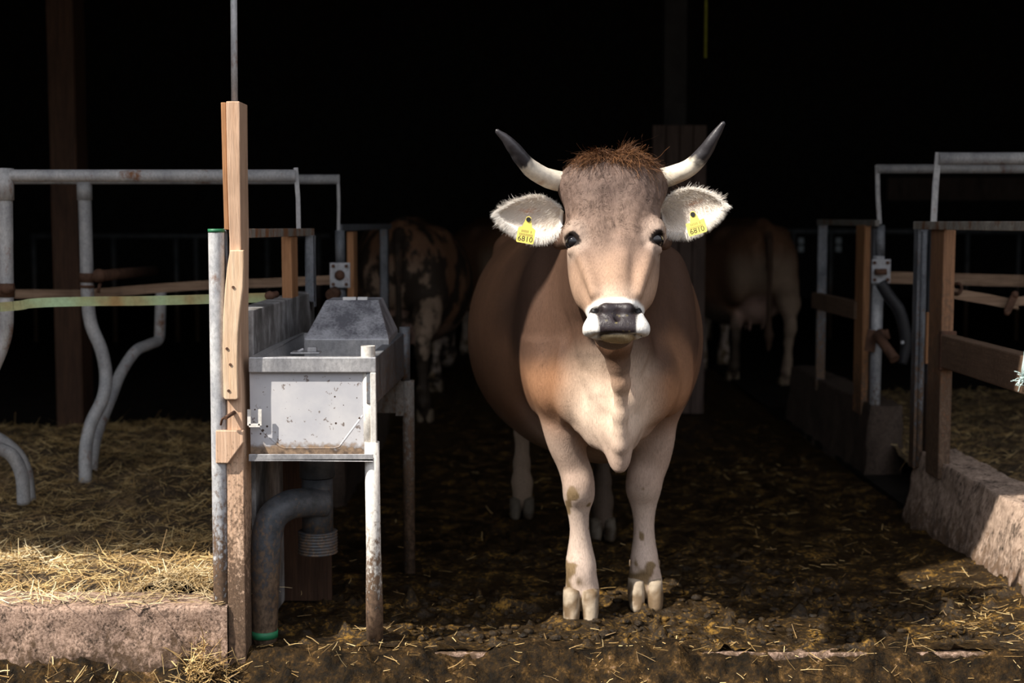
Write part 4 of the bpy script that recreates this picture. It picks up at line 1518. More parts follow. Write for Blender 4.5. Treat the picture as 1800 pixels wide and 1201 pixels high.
def build_grazing_field():
    """the same animal with its head down at the trough line, coarser"""
    fd = Field(np.arange(-.30, .86, .016), np.arange(3.3, 6.56, .016), np.arange(-.02, 1.5, .016))
    build_trunk(fd)
    fd.chain([(.315, 4.75, 1.0, .26), (.30, 4.35, .85, .17), (.29, 4.0, .62, .12)], .08)
    fd.chain([(.29, 4.02, .62, .12), (.285, 3.85, .45, .10), (.28, 3.68, .22, .075), (.28, 3.64, .15, .06)], .04)
    for s in (-1, 1):
        fd.chain([(.29 + s * .1, 4.04, .64, .035), (.29 + s * .25, 4.06, .60, .02)], .03)
        fd.chain([(.29 + s * .08, 4.06, .72, .03), (.29 + s * .22, 4.0, .78, .018), (.29 + s * .3, 3.9, .88, .008)], .02)
    return fd


def make_grazing_cow(name_label):
    root = thing('cow', name_label, 'cow', (BX, BY, 0), 'cows in the dark barn')
    fd = build_grazing_field()
    V, Q = fd.mesh()
    V = smooth_mesh(V, Q, 1, .5)
    c = coat_colour(V + np.array((0, .9, 0)) * (V[:, 1:2] < 4.3), vert_normals(V, Q))
    mesh_np('body', V, Q, M['coat'], root, True, col=c)
    hv, hf = HOOF
    for dx, dy in HOOF_SPOTS:
        mesh_np('hoof', hv + np.array((dx, dy, 0)), hf, M['hoof'], root, True, col=np.tile(np.array((.2, .15, .1)), (len(hv), 1)))
    return root


far = None
for x, y, rz, lab, mat in ((1.88, 12.2, math.pi + .04, 'dim brown cow seen from behind beyond the farther right partition', None),
                           (-.70, 10.3, math.pi - .10, 'muck patched cow seen from behind past the trough', M['coat_muddy']),
                           (-.22, 13.6, math.pi + .15, 'shadowy cow half hidden behind the sunlit flank of the horned cow', None)):
    c = make_grazing_cow(lab) if far is None else copy_tree(far)
    if far is None: far = c
    c.location = (x, y, 0); c.rotation_euler = (0, 0, rz)
    c['label'] = lab
    if mat:
        for k in [q for q in bpy.data.objects if q.parent == c and q.name.startswith('body')]:
            k.material_slots[0].link = 'OBJECT'; k.material_slots[0].material = mat

# ------------------------------------------------------------------ wooden gate post, left
def gate_post():
    Yp = 4.22
    root = thing('gate_post', 'tall squared wooden gate post with a thin steel rod rising from its top', 'post', (-.83, 4.28, 0))
    Rr = Vector((0, .127, 0))
    # main beam, front outline read downwards, slightly leaning and notched low down
    L = [(397, 178), (399, 300), (403, 420), (403, 560), (398, 640), (398, 815), (399, 950), (402, 1185)]
    R = [(433, 1185), (430, 950), (428, 815), (424, 640), (423, 560), (424, 420), (422, 300), (421, 178)]
    b = MB().prism(PL([(x, y, Yp) for x, y in L + R]), Rr)
    b.build('beam', M['timber'], root, .003)
    # narrow plank strip nailed along the left side
    b = MB().prism(PL([(388, 180, Yp + .012), (391, 300, Yp + .012), (394, 404, Yp + .012), (402, 404, Yp + .012), (399, 300, Yp + .012), (396.5, 180, Yp + .012)]), (0, .10, 0))
    b.build('side_strip', m_wood('orange_plank', (0.55, 0.28, 0.13), (0.34, 0.17, 0.08), 2), root, .002)
    # worn board screwed on the front, bowed edge
    pts = [(404, 440), (399, 470), (395, 510), (392, 560), (391, 610), (392, 660), (393, 700), (396, 703), (416, 703), (418, 700), (417, 640), (418, 590), (422, 545), (427, 505), (428, 470), (428, 440)]
    fb = MB().prism(PL([(x, y, Yp - .022) for x, y in pts]), (0, .022, 0)).build('front_board', M['timber_pale'], root, .003)
    s = MB()
    for x, y in ((399, 613), (405, 641), (402, 687), (410, 505)):
        q = P(x, y, Yp - .022); s = MB().tube([q + Vector((0, .002, 0)), q + Vector((0, -.003, 0))], .0042, 12)
        s.build('screw', M['rust'], fb)
    # lower block
    b = MB().prism(PL([(379, 757, Yp - .02), (428, 757, Yp - .02), (428, 778, Yp - .02), (401, 815, Yp - .02), (379, 815, Yp - .02)]), (0, .02, 0))
    b.build('lower_block', M['timber'], root, .003)
    q0 = P(412, 180, Yp + .05); q1 = P(410.5, -60, Yp + .05)
    MB().tube([q0 - Vector((0, 0, .06)), q1], .0098, 14).build('steel_rod', M['galv_rust'], root)
    # bent pin and ring in the notch
    q = P(400, 730, Yp)
    MB().curve([P(408, 727, Yp - .012), P(398, 733, Yp - .03), P(391, 737, Yp - .03), P(388, 747, Yp - .02)], .0035, 6, 8).tube([P(412, 725, Yp), P(396, 735, Yp - .045)], .006, 10).build('hinge_pin', M['rust'], root)
    # hook of bent flat steel holding the trough
    a = [P(438, 720, 4.23), P(438, 748, 4.23), P(457, 748, 4.23), P(457, 720, 4.23)]
    b = MB()
    for i in range(3):
        b.beam(a[i], a[i + 1], .010, .006, (0, -1, 0))
    b.build('hook', M['leg_paint'], root)


gate_post()


def pipe_post():
    root = thing('pipe_post', 'muck spattered grey steel pipe with green rimmed top beside the wooden gate post', 'pipe', tuple(G(389, 1080, .08)))
    a, z = P(380, 406, 4.225), P(389.5, 1075, 4.235)
    z = Vector((z.x, z.y, .135))
    MB().tube([a, a.lerp(z, .5), z], .0236, 20, caps=False).tube([a + Vector((0, 0, -.01)), a + Vector((0, 0, -.012))], .022, 16).build('pipe', M['galv_mud'], root)
    t = (a - z).normalized()
    MB().tube([a - t * .004, a + t * .006], .0248, 20).build('rim', M['green'], root)
    b = MB()
    b.tube([P(396, 402, 4.25), P(399, 470, 4.245), P(402, 520, 4.235)], .0065, 10)
    b.build('clamp', M['galv_dark'], root)


pipe_post()


# ------------------------------------------------------------------ water trough
def trough():
    Y0, Y1 = 4.245, 5.20
    xl, xr = -.79, -.4075
    zt, zb = .8965, .850
    root = thing('water_trough', 'stainless steel cattle water trough with spattered grey front panel on white pipe legs', 'trough', (-.61, 4.76, 0))
    # rim
    b = MB()
    b.box((xl, Y0 - .004, zb), (xr, Y0 + .030, zt))
    rim = b.build('front_lip', M['stainless'], root, .003)
    b = MB()
    b.hexa([(xr - .030, Y0, .755), (xr, Y0, .755), (xr + .012, Y1, .735), (xr - .02, Y1, .735), (xr - .030, Y0, zt - .001), (xr, Y0, zt - .001), (xr + .012, Y1, zt - .001), (xr - .02, Y1, zt - .001)])
    b.build('side_skirt', M['galv_dark'], root, .003)
    b = MB().box((xl, Y0 + .03, .78), (xl + .03, Y1, zt)).box((xl + .03, Y1 - .03, .78), (xr - .02, Y1, zt))
    b.build('back_rim', M['stainless'], root, .003)
    # basin: tapering steel tub hung in the rim
    b = MB()
    o = [(xl + .03, Y0 + .03), (xr - .03, Y0 + .03), (xr - .025, Y1 - .03), (xl + .03, Y1 - .03)]
    i = [(xl + .09, Y0 + .09), (xr - .07, Y0 + .09), (xr - .065, Y1 - .09), (xl + .09, Y1 - .09)]
    vs = [(x, y, zt - .006) for x, y in o] + [(x, y, .64) for x, y in i] + [(x, y, zt - .03) for x, y in o] + [(x, y, .63) for x, y in i]
    fs = []
    for k in range(4):
        j = (k + 1) % 4
        fs += [(k, j, 4 + j, 4 + k), (8 + k, 12 + k, 12 + j, 8 + j)]
    fs += [(4, 5, 6, 7), (15, 14, 13, 12)]
    b.add(vs, fs)
    b.build('basin', M['stainless'], root)
    # water
    MB().box((xl + .06, Y0 + .06, .79), (xr - .055, Y1 - .06, .795)).build('water', NT('trough_water').done((.02, .02, .018), .05, 0, .5), root)
    # front and rear end panels with pressed rib
    for (Y, nm, mat) in ((Y0 + .012, 'front_panel', M['panel']), (Y1 - .01, 'rear_panel', M['leg_dark'])):
        b = MB().box((xl, Y, .60), (xr - .015, Y + .006, zb + .002))
        if nm == 'front_panel':
            rib = [P(441, 730, Y + .003), P(462, 758, Y + .003), P(492, 785, Y + .003), P(500, 788, Y + .003), P(545, 788, Y + .003), P(588, 788, Y + .003), P(597, 785, Y + .003), P(618, 757, Y + .003), P(638, 730, Y + .003)]
            b.tube(rib, .0042, 8)
            b.build(nm, mat, root)
        else:
            b.box((xr - .02, Y - .004, .59), (xr + .012, Y + .004, .755)); b.build(nm, mat, root)
    # bottom flange
    za, zc = P(550, 797, Y0).z, P(550, 809, Y0).z
    MB().box((xl, Y0 - .02, zc), (P(657, 800, Y0).x, Y0 + .03, zc + .007)).box((xl, Y0 - .02, zc), (P(657, 800, Y0).x, Y0 - .014, za)).build('bottom_flange', M['stainless'], root, .001)
    # corner plate by the leg
    MB().box((P(651, 660, Y0).x, Y0 - .006, .60), (P(661, 660, Y0).x, Y0 + .02, zb)).build('corner_plate', M['leg_paint'], root, .002)
    # legs
    a = P(647, 607, Y0 + .022); c = P(654, 800, Y0 + .01); d = P(659, 1110, Y0 + .055)
    d = Vector((d.x, d.y, -.005))
    MB().tube([Vector((a.x + .002, a.y, .60)), Vector((a.x, a.y, zb))], .0190, 18).build('leg_sleeve', M['leg_paint'], root)
    MB().tube([c + Vector((0, 0, .04)), c.lerp(d, .5), c.lerp(d, .62), c.lerp(d, .8), d], [.0225, .0225, .0245, .0265, .026], 18).build('leg', M['leg_paint'], root)
    MB().tube([Vector((a.x, a.y, zt - .01)), Vector((a.x, a.y, a.z - .002))], .0215, 18, caps=False).tube([Vector((a.x, a.y, zt - .01)), Vector((a.x, a.y, a.z - .004))], .018, 18).build('pipe_socket', M['leg_paint'], root)
    q = P(717, 575, Y1)
    MB().tube([Vector((q.x, q.y, -.01)), Vector((q.x, q.y, .72))], .022, 14).build('leg', M['leg_dark'], root)
    MB().tube([Vector((q.x - .012, q.y, .72)), Vector((q.x - .012, q.y, q.z))], .020, 14).build('leg_top', M['galv_dark'], root)
    MB().tube([Vector((xl + .03, Y1, -.01)), Vector((xl + .03, Y1, .8))], .022, 14).build('leg', M['leg_dark'], root)
    # float cover: steel hood with four sloping sides
    z1, z2 = .912, 1.034
    q = [(-.69, 4.70), (-.408, 4.70), (-.415, 5.15), (-.69, 5.15)]
    p = [(-.636, 4.85), (-.456, 4.85), (-.459, 5.04), (-.636, 5.04)]
    b = MB()
    b.hexa([(x, y, .80) for x, y in q] + [(x, y, z1) for x, y in q])
    hood = b.build('float_cover', M['stainless'], root, .002)
    b = MB().hexa([(x, y, z1) for x, y in q] + [(x, y, z2) for x, y in p])
    b.build('sloped_top', M['hood'], hood, .003)
    b = MB()
    for x0, x1 in ((603, 626), (629, 646)):
        u, v = P(x0, 526, 4.87), P(x1, 523, 4.87)
        b.box((u.x, 4.86, z2), (v.x, 4.88, z2 + .010))
    b.build('hinge_strip', M['white'], hood, .001)
    # small latch plate with wing nut on the front rim
    b = MB()
    u, v = P(511, 627, 4.345), P(562, 617, 4.345)
    b.box((u.x, 4.335, zt), (v.x, 4.40, zt + .006))
    b.box((P(540, 620, 4.35).x, 4.35, zt + .006), (P(556, 620, 4.35).x, 4.375, zt + .020))
    b.tube([(P(522, 620, 4.35).x, 4.36, zt + .006), (P(533, 620, 4.35).x, 4.36, zt + .014)], .005, 8)
    b.build('latch_plate', M['stainless'], root, .0015)


trough()


def drain():
    Yc = 4.48
    root = thing('drain_pipe', 'muddy dark plastic drain pipe bending to the ground under the trough', 'pipe', (-.74, 4.5, 0))
    cx = P(558, 880, Yc).x
    zt, zb = .63, P(558, 935, Yc).z
    MB().tube([(cx, Yc, zt), (cx, Yc, P(558, 838, Yc).z)], .056, 24).tube([(cx, Yc, P(558, 840, Yc).z), (cx, Yc, zb)], .050, 24).build('down_pipe', M['ppipe'], root)
    b = MB()
    z0, z1 = zb + .004, P(558, 972, Yc).z
    pr = []
    n = 26
    for k in range(n):
        z = z0 + (z1 - z0) * k / (n - 1)
        pr.append(((cx, Yc, z), .0615 + .0022 * math.sin(k * 1.9)))
    b.tube([p for p, r in pr], [r for p, r in pr], 28)
    b.build('ribbed_collar', M['ppipe'], root)
    Y2 = 4.34
    pts = [P(572, 884, 4.46), P(540, 884, 4.42), P(508, 888, 4.38), P(480, 908, 4.35), P(469, 945, Y2), P(467, 990, Y2), P(466, 1040, Y2), P(465, 1105, Y2)]
    pts[-1].z = -.01
    MB().curve(pts, [.046, .046, .0465, .047, .047, .046, .043, .038], 6, 24).build('elbow', M['ppipe'], root)
    g = pts[-1]
    MB().tube([Vector((g.x, g.y, .012)), Vector((g.x, g.y, .034))], .042, 20).build('green_band', M['green'], root)


drain()


# ------------------------------------------------------------------ stall partitions
def part_left_near():
    root = thing('stall_partition', 'grey board partition with steel top bar right behind the trough', 'partition', (-.8, 4.9, 0))
    b = MB().hexa([(-.87, 4.36, 0), (-.795, 4.36, 0), (-.762, 5.48, 0), (-.84, 5.48, 0), (-.87, 4.36, 1.03), (-.795, 4.36, 1.03), (-.762, 5.48, 1.035), (-.84, 5.48, 1.035)])
    b.build('board', M['board'], root, .004)
    MB().beam((-.805, 4.35, 1.266), (-.765, 5.46, 1.262), .018, .028).build('top_bar', m_steel('dirty_bar', (.20, .18, .15), (.34, .30, .26), .6, .1, .6), root, .002)
    u = P(495, 470, 5.02); v = P(510, 470, 5.02)
    MB().hexa([(u.x, 5.02, 1.03), (v.x + .006, 5.02, 1.03), (v.x + .008, 5.15, 1.03), (u.x, 5.15, 1.03), (u.x, 5.02, 1.252), (v.x + .006, 5.02, 1.252), (v.x + .008, 5.15, 1.252), (u.x, 5.15, 1.252)]).build('wood_post', M['timber_orange'], root, .003)
    a = P(536, 460, 5.36).x; c = P(553, 460, 5.36).x
    MB().box((a, 5.36, 1.0), (c, 5.366, 1.25)).box((a, 5.36, 1.0), (a + .005, 5.40, 1.25)).box((c - .005, 5.36, .98), (c, 5.40, 1.25)).build('steel_post', M['galv_dark'], root, .001)
    # dark boards closing the front below
    MB().box((-.795, 4.80, 0), (-.62, 4.82, .60)).build('front_board', M['timber_dark'], root, .003)


part_left_near()


def neck_rail(x_end, Y, z, y_top, y_bot, px_top, px_bot, x_far, r, label, wbar):
    root = thing('neck_rail', label, 'rail', (x_end, Y, 0), 'galvanised neck rails')
    e = P(px_top, y_top, Y)
    sgn = -1 if x_far < e.x else 1
    MB().tube([(e.x, Y, z), ((e.x + x_far) / 2, Y, z), (x_far, Y, z)], r, 18).build('rail', M['galv_rust'], root)
    t = P(px_top, y_top, Y); bo = P(px_bot, y_bot, Y)
    m = t.lerp(bo, .5) + Vector((-.003 * sgn, 0, 0))
    b = MB()
    b.beam(t, m, wbar, .008, (0, -1, 0)); b.beam(m, bo, wbar, .008, (0, -1, 0))
    b.build('bracket', M['galv_rust'], root, .001)


zr = P(520, 309, 5.2).z
neck_rail(-.78, 5.2, zr, 295, 403, 520, 525, -4.6, .0225, 'nearer of the two left neck rails, ending above the trough partition', .016)
zr2 = P(590, 315.5, 6.4).z
neck_rail(-.78, 6.4, zr2, 307, 410, 594, 595, -5.4, .0215, 'farther of the two left neck rails, ending above the flanged pipe', .013)
zr3 = P(1660, 279, 6.05).z
neck_rail(1.8, 6.05, zr3, 268, 390, 1649.5, 1641, 5.5, .0265, 'higher of the two right neck rails, above the nearer right partition', .026)
zr4 = P(1560, 297, 7.2).z
neck_rail(1.85, 7.2, zr4, 290, 394, 1542, 1546, 6.2, .0225, 'lower of the two right neck rails, above the farther right partition', .021)


def stall_dividers():
    # nearer divider, half out of the picture
    root = thing('stall_divider', 'bent pipe stall divider cut off by the left edge of the view', 'divider', tuple(G(45, 866, .12)), 'bent pipe stall dividers')
    Y = 5.2
    top = P(9, 309, Y)
    MB().curve([P(9, 311, Y), P(10, 420, Y), P(11, 530, Y), P(8, 590, Y), (P(-14, 650, Y)), P(-40, 705, Y + .1), P(-48, 750, Y + .2), P(-15, 782, Y + .3), P(20, 800, Y + .35), P(38, 835, Y + .38), P(42, 885, Y + .4)], .0265, 8, 18).build('upright_tube', M['galv_rust'], root)
    MB().curve([P(-70, 740, Y + .5), P(-20, 762, Y + .55), P(22, 790, Y + .6), P(44, 825, Y + .62), P(52, 880, Y + .62)], .0265, 8, 18).build('loop_tube', M['galv_rust'], root)
    MB().tube([P(9, 296, Y), P(9.5, 352, Y)], .031, 18).build('fitting', M['galv_rust'], root)
    b = MB().tube([P(10, 498, Y), P(10, 522, Y)], .031, 18)
    b.ball(P(12, 508, Y - .03), .026, 10, 0, (1, .6, .8)).tube([P(2, 510, Y - .03), P(25, 506, Y - .03)], .012, 10)
    b.build('clamp', M['rust'], root)
    # farther divider
    root = thing('stall_divider', 'S-bent pipe stall divider standing in the straw with its sloping branch', 'divider', tuple(G(150, 835, .15)), 'bent pipe stall dividers')
    Y = 6.4
    MB().curve([P(148, 318, Y), P(151, 420, Y), P(154, 520, Y), P(160, 570, Y), P(178, 615, Y), P(186, 660, Y), P(181, 700, Y - .05), P(160, 745, Y - .1), P(151, 790, Y - .13), P(150, 850, Y - .15)], .029, 8, 18).build('upright_tube', M['galv_rust'], root)
    MB().curve([P(283, 500, 7.1), P(281, 575, 7.1), P(278, 598, 7.08), P(262, 606, 7.0), P(238, 618, 6.9), P(213, 655, 6.8), P(193, 705, 6.65), P(173, 755, 6.5), P(163, 800, 6.4), P(160, 850, 6.35)], .027, 8, 18).build('branch_tube', M['galv_rust'], root)
    MB().tube([P(148, 319, Y), P(149, 352, Y)], .033, 18).build('fitting', M['galv_rust'], root)
    MB().tube([P(153, 480, Y), P(153, 496, Y)], .036, 18).tube([P(153, 501, Y), P(153, 506, Y)], .034, 18).ball(P(174, 485, Y - .01), .032, 10).tube([P(160, 488, Y - .01), P(176, 487, Y - .01)], .014, 10).tube([P(176, 498, Y), P(172, 515, Y)], .008, 8).build('clamp', M['rust'], root)
    MB().tube([P(176, 485, Y), P(270, 476, 7.6)], .026, 14).build('stub_bar', M['rust'], root)


stall_dividers()


def ribbon_belt(b, pts, h, th=.004, sub=6):
    q = [Vector(p) for p in catmull(pts, sub)]
    for a, c in zip(q[:-1], q[1:]):
        b.beam(a, c + (c - a) * .02, th, h)
    return b


def belts():
    root = thing('webbing_strap', 'green and tan webbing strap stretched across the left stall opening', 'strap', tuple(P(465, 522, 4.95)))
    b = ribbon_belt(MB(), PL([(-700, 575, 5.0), (-300, 558, 5.0), (0, 540, 5.0), (60, 533, 5.0), (150, 530, 5.0), (250, 529, 4.98), (365, 526, 4.96), (470, 523, 4.95)]), .033)
    b.build('webbing', M['strap'], root)
    b = MB()
    q = P(474, 520, 4.94)
    b.ball(q, .018, 12, 0, (1, .8, .9)).tube([q, q + Vector((.02, .03, .004))], .012, 10)
    b.build('buckle_bolt', M['rust'], root)
    o = ribbon_belt(MB(), PL([(-700, 528, 6.6), (-300, 522, 6.6), (26, 517, 6.6), (140, 517, 6.6), (250, 509, 6.6), (365, 501, 6.6), (480, 497, 6.6), (585, 492, 6.6)]), .042).build('canvas_belt', M['belt'], loc=tuple(P(300, 506, 6.6)))
    tag(o, 'brown canvas belt hanging across the left stalls behind the green strap', 'belt')
    o = ribbon_belt(MB(), PL([(1560, 488, 7.5), (1640, 490, 7.5), (1720, 492, 7.5), (1800, 494, 7.5), (2400, 505, 7.5)]), .062).build('canvas_belt', M['belt'], loc=tuple(P(1700, 492, 7.5)))
    tag(o, 'tan belt stretched level across the right stalls, the upper one', 'belt')
    root = thing('canvas_belt', 'sagging folded tan belt with dark clamp behind the right wooden post', 'belt', tuple(P(1760, 533, 6.3)))
    b = ribbon_belt(MB(), PL([(1672, 515, 6.3), (1705, 521, 6.3), (1740, 527, 6.3), (1774, 534, 6.3)]), .046, .006)
    ribbon_belt(b, PL([(1774, 534, 6.3), (1790, 536, 6.28), (1812, 528, 6.28), (2200, 512, 6.28)]), .040, .006)
    b.build('webbing', M['belt'], root)
    b = MB().beam(P(1784, 518, 6.26), P(1770, 549, 6.26), .03, .014, (0, -1, 0)).ball(P(1784, 518, 6.26), .017, 10).ball(P(1770, 550, 6.26), .014, 10)
    b.build('clamp', M['rust'], root)
    b = MB().curve([P(1678, 500, 6.3), P(1686, 499, 6.28), P(1690, 507, 6.28), P(1685, 516, 6.28), P(1676, 516, 6.3)], .008, 6, 8)
    b.build('ring', M['rust'], root)


belts()


def part_left_far():
    root = thing('stall_partition', 'shaded partition with flanged pipe and wooden strip beyond the trough', 'partition', (-.77, 6.5, 0))
    z = P(640, 401, 7.0).z
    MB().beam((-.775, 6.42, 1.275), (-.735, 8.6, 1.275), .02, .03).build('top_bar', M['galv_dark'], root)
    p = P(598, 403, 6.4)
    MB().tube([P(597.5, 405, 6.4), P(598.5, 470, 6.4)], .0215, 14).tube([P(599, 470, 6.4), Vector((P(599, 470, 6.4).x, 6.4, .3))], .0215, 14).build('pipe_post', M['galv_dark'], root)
    a, c = P(580, 506, 6.36), P(615, 462, 6.36)
    b = MB().box((a.x, 6.36, a.z), (c.x, 6.37, c.z))
    fl = b.build('flange_plate', M['galv'], root, .002)
    for x, y in ((586, 468), (609, 468), (586, 500), (609, 500)):
        q = P(x, y, 6.36); MB().tube([q, q + Vector((0, -.008, 0))], .008, 8).build('bolt', M['rust'], fl)
    MB().ball(P(597, 484, 6.36), .024, 10, 0, (1, .7, 1)).tube([P(590, 514, 6.3), P(582, 520, 6.26)], .028, 12).build('hinge', M['rust'], root)
    u, v = P(610, 470, 6.7), P(622, 470, 6.7)
    MB().box((u.x, 6.7, .3), (v.x, 6.86, 1.255)).build('wood_post', M['timber_orange'], root, .003)
    u, v = P(667, 470, 8.5), P(683, 470, 8.5)
    MB().box((u.x, 8.5, .3), (v.x, 8.508, 1.26)).box((u.x, 8.5, .3), (u.x + .006, 8.54, 1.26)).box((v.x - .006, 8.5, .3), (v.x, 8.54, 1.26)).build('steel_post', M['galv_dark'], root)


part_left_far()


def part_right_near():
    root = thing('stall_partition', 'muck stained wood and steel partition at the right edge of the view', 'partition', (1.76, 5.5, .318))
    MB().beam((1.725, 6.10, 1.286), (1.80, 4.2, 1.286), .022, .034).build('top_bar', m_steel('worn_top_bar', (.26, .24, .21), (.46, .42, .36), .6, .1, .55), root, .003)
    MB().box((1.741, 5.75, .25), (1.79, 5.93, 1.27)).build('wood_post', M['timber_dirty'], root, .004)
    # channel section end post
    x0, x1 = P(1605, 600, 6.06).x, P(1632, 600, 6.06).x
    MB().box((x0 + .012, 6.08, .25), (x1 - .004, 6.085, 1.27)).box((x0, 6.02, .25), (x0 + .012, 6.085, 1.27)).box((x1 - .006, 6.04, .25), (x1, 6.085, 1.27)).tube([(x0 + .034, 6.062, .25), (x0 + .034, 6.062, 1.26)], .018, 14).build('steel_post', M['galv_dark'], root, .001)
    u, v = P(1627, 640, 6.0), P(1633, 570, 6.0)
    MB().box((u.x, 6.0, u.z), (v.x, 6.02, v.z + .05)).build('batten', M['timber_orange'], root, .001)
    MB().hexa([(1.752, 4.2, .712), (1.815, 4.2, .712), (1.80, 5.80, .712), (1.737, 5.80, .712), (1.752, 4.2, .845), (1.815, 4.2, .845), (1.80, 5.80, .845), (1.737, 5.80, .845)]).build('middle_rail', M['rail_dirty'], root, .006)
    MB().box((1.765, 4.12, .0), (1.825, 4.20, 1.27)).build('wood_post', M['timber_dirty'], root, .004)
    MB().box((1.735, 5.735, .70), (1.80, 5.765, .86)).build('rail_shoe', M['rust'], root, .004)


part_right_near()


def part_right_far():
    root = thing('stall_partition', 'shaded open frame partition with orange post and pipe in the right middle distance', 'partition', (1.83, 7.8, .37))
    MB().beam((1.815, 8.45, 1.30), (1.83, 7.15, 1.295), .024, .032).build('top_bar', m_steel('worn_bar', (.17, .16, .14), (.30, .28, .25), .6, .1, .5), root, .003)
    x0, x1 = P(1437, 500, 8.4).x, P(1453, 500, 8.4).x
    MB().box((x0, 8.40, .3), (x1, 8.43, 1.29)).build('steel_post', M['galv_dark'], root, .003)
    MB().box((P(1507, 500, 7.4).x + .012, 7.32, .3), (P(1533, 500, 7.4).x, 7.50, 1.285)).build('wood_post', M['timber_orange'], root, .004)
    MB().hexa([(1.795, 7.45, .79), (1.84, 7.45, .79), (1.825, 8.45, .79), (1.78, 8.45, .79), (1.795, 7.45, .885), (1.84, 7.45, .885), (1.825, 8.45, .885), (1.78, 8.45, .885)]).build('middle_rail', M['rail_dirty'], root, .005)
    MB().box((P(1534, 500, 7.22).x, 7.22, .3), (P(1538, 500, 7.22).x, 7.28, 1.285)).build('edge_strip', M['galv_dark'], root)
    MB().tube([P(1547, 396, 7.2), P(1547, 450, 7.2)], .024, 16).build('pipe_top', M['galv_dark'], root)
    q = P(1545, 450, 7.2)
    MB().tube([q, Vector((q.x - .008, q.y, .3))], .0285, 16).build('pipe_post', M['galv_mud'], root)
    a, c = P(1532, 498, 7.15), P(1566, 456, 7.15)
    pl = MB().box((a.x, 7.15, a.z), (c.x, 7.16, c.z)).build('clamp_plate', M['galv'], root, .002)
    for x, y in ((1537, 462), (1560, 462), (1537, 492), (1560, 492)):
        w = P(x, y, 7.15); MB().tube([w, w + Vector((0, -.01, 0))], .009, 8).build('bolt', M['rust'], pl)
    MB().tube([P(1538, 478, 7.12), P(1558, 478, 7.12)], .016, 10).build('clamp_bar', M['rust'], pl)
    MB().curve([P(1548, 498, 7.10), P(1562, 520, 7.10), P(1580, 545, 7.1), P(1590, 580, 7.1), P(1592, 610, 7.1), P(1586, 640, 7.1)], [.03, .031, .031, .030, .028, .022], 8, 16).build('curved_lever', M['rubber'], root)
    MB().tube([P(1586.5, 602, 7.06), P(1586.5, 602, 7.05)], .009, 10).build('lever_pin', M['galv'], root)
    b = MB().beam(P(1528, 618, 7.16), P(1534, 580, 7.16), .05, .014, (0, -1, 0))
    b.tube([P(1541, 588, 7.12), P(1573, 632, 7.0)], [.024, .026], 14)
    b.ball(P(1548, 588, 7.14), .03, 10)
    b.tube([P(1556, 580, 7.14), P(1560, 596, 7.14)], .016, 8)
    b.build('lower_clamp', M['rust'], root)


part_right_far()


def twine():
    q = P(1797, 668, 4.83)
    b = MB()
    for i in range(16):
        a = Vector((q.x + random.uniform(-.004, .02), q.y - .01 + random.uniform(-.01, .01), q.z + random.uniform(-.01, .02)))
        pts = [a]
        d = Vector((random.uniform(-1, .5), random.uniform(-.6, .1), random.uniform(-.8, .6)))
        for k in range(5):
            d = d + Vector((random.gauss(0, .5), random.gauss(0, .4), random.gauss(0, .5) - .15))
            pts.append(pts[-1] + d.normalized() * .009)
        b.curve(pts, .0013, 3, 5)
    b.curve([q + Vector((.0, 0, .0)), q + Vector((-.004, -.02, .03)), q + Vector((.002, -.02, .07)), q + Vector((.016, .0, .11)), q + Vector((.05, .02, .12))], .0035, 5, 8)
    b.curve([q + Vector((.0, 0, .0)), q + Vector((-.008, -.02, .035)), q + Vector((-.003, -.02, .075)), q + Vector((.012, .0, .112)), q + Vector((.05, .02, .125))], .003, 5, 8)
    b.ball(q, .012, 10)
    tag(b.build('baling_twine', M['twine'], loc=tuple(q)), 'frayed teal and white twine knotted round the right middle rail', 'twine')


twine()

# ------------------------------------------------------------------ dark barn depth
def column(px0, px1, Y, z1, mat, label, d=.22):
    a, c = P(px0, 400, Y).x, P(px1, 400, Y).x
    o = MB().box((a, Y, 0), (c, Y + d, z1)).build('timber_column', mat, None, .01, loc=((a + c) / 2, Y, 0))
    tag(o, label, 'column', 'timber columns in the dark')


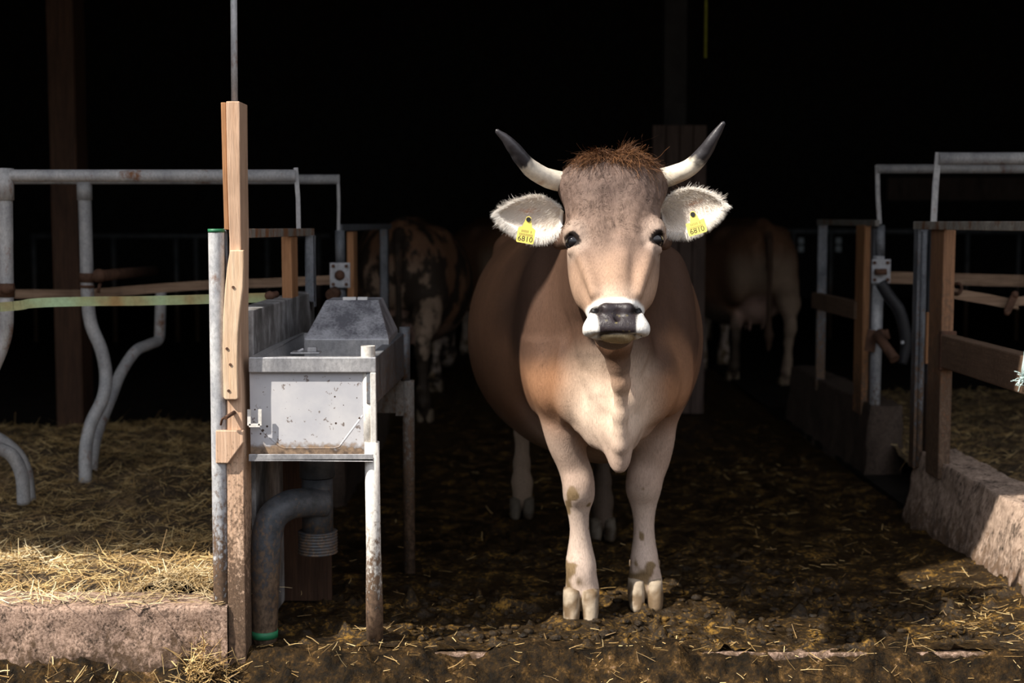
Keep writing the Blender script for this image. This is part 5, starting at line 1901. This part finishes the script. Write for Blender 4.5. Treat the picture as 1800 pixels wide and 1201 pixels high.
column(90, 138, 8.2, 4.3, M['timber_dark'], 'dim brown timber column behind the left stalls')
o = MB()
Yc = 9.6
a, c = P(1147, 300, Yc).x, P(1243, 300, Yc).x
n = 4
for k in range(n):
    w = (c - a) / n
    o.box((a + w * k, Yc, 0), (a + w * (k + 1) - .006, Yc + .05, P(1200, 220, Yc).z))
o = o.build('plank_panel', M['timber_grey'], None, .003, loc=((a + c) / 2, Yc, 0))
tag(o, 'grey upright plank panel behind the cow\'s right-hand horn', 'panel')
column(1165, 1205, 9.9, 4.6, M['dark'], 'dark column rising behind the grey plank panel', .2)
q = P(1240, 102, 8.4)
tag(MB().tube([q, (q.x, q.y, 4.29)], .009, 8).build('hanging_cord', M['cord'], loc=tuple(q)), 'thin yellow-green cord hanging from the roof', 'cord')


def feed_fence():
    root = thing('feed_fence', 'faint tubular feed fence far back behind the left stalls', 'fence', (-4, 15.2, 0))
    Y = 15.2
    b = MB()
    z1 = P(100, 415, Y).z
    for px in (60, 200, 310, 345, 470, 560):
        x = P(px, 450, Y).x
        MB().tube([(x, Y, 0), (x, Y, z1)], .024, 10).build('tube', M['galv_dark'], root)
    MB().tube([(P(55, 415, Y).x, Y, z1), (P(580, 415, Y).x, Y, z1)], .024, 10).build('top_rail', M['galv_dark'], root)
    root = thing('feed_fence', 'dark feed fence with two small pale spots beyond the right partitions', 'fence', (3.4, 15.4, 0))
    Y = 15.4
    for px in (1250, 1395, 1460, 1520, 1700, 1790):
        x = P(px, 450, Y).x
        MB().tube([(x, Y, 0), (x, Y, 1.2)], .022, 10).build('tube', M['galv_dark'], root)
    MB().tube([(P(1245, 415, Y).x, Y, 1.2), (P(1900, 415, Y).x, Y, 1.2)], .024, 10).build('top_rail', M['galv_dark'], root)
    for px in (1408, 1474):  # small paired pale boxes; what they are is unknown
        u = P(px - 5, 443, Y - .05); v = P(px + 5, 418, Y - .05); mz = (u.z + v.z) / 2
        MB().box((u.x, Y - .06, u.z), (v.x, Y - .03, mz - .01)).box((u.x, Y - .06, mz + .01), (v.x, Y - .03, v.z)).build('pale_spot', M['grey_spot'], root, .004)
    Y = 17
    o = MB().box((P(1560, 352, Y).x, Y, P(1560, 352, Y).z), (P(2100, 310, Y).x, Y + .05, P(1560, 312, Y).z)).build('wall_board', M['timber_grey'], None, loc=tuple(P(1800, 352, Y)))
    tag(o, 'dim grey board high on the far right side', 'board')


feed_fence()
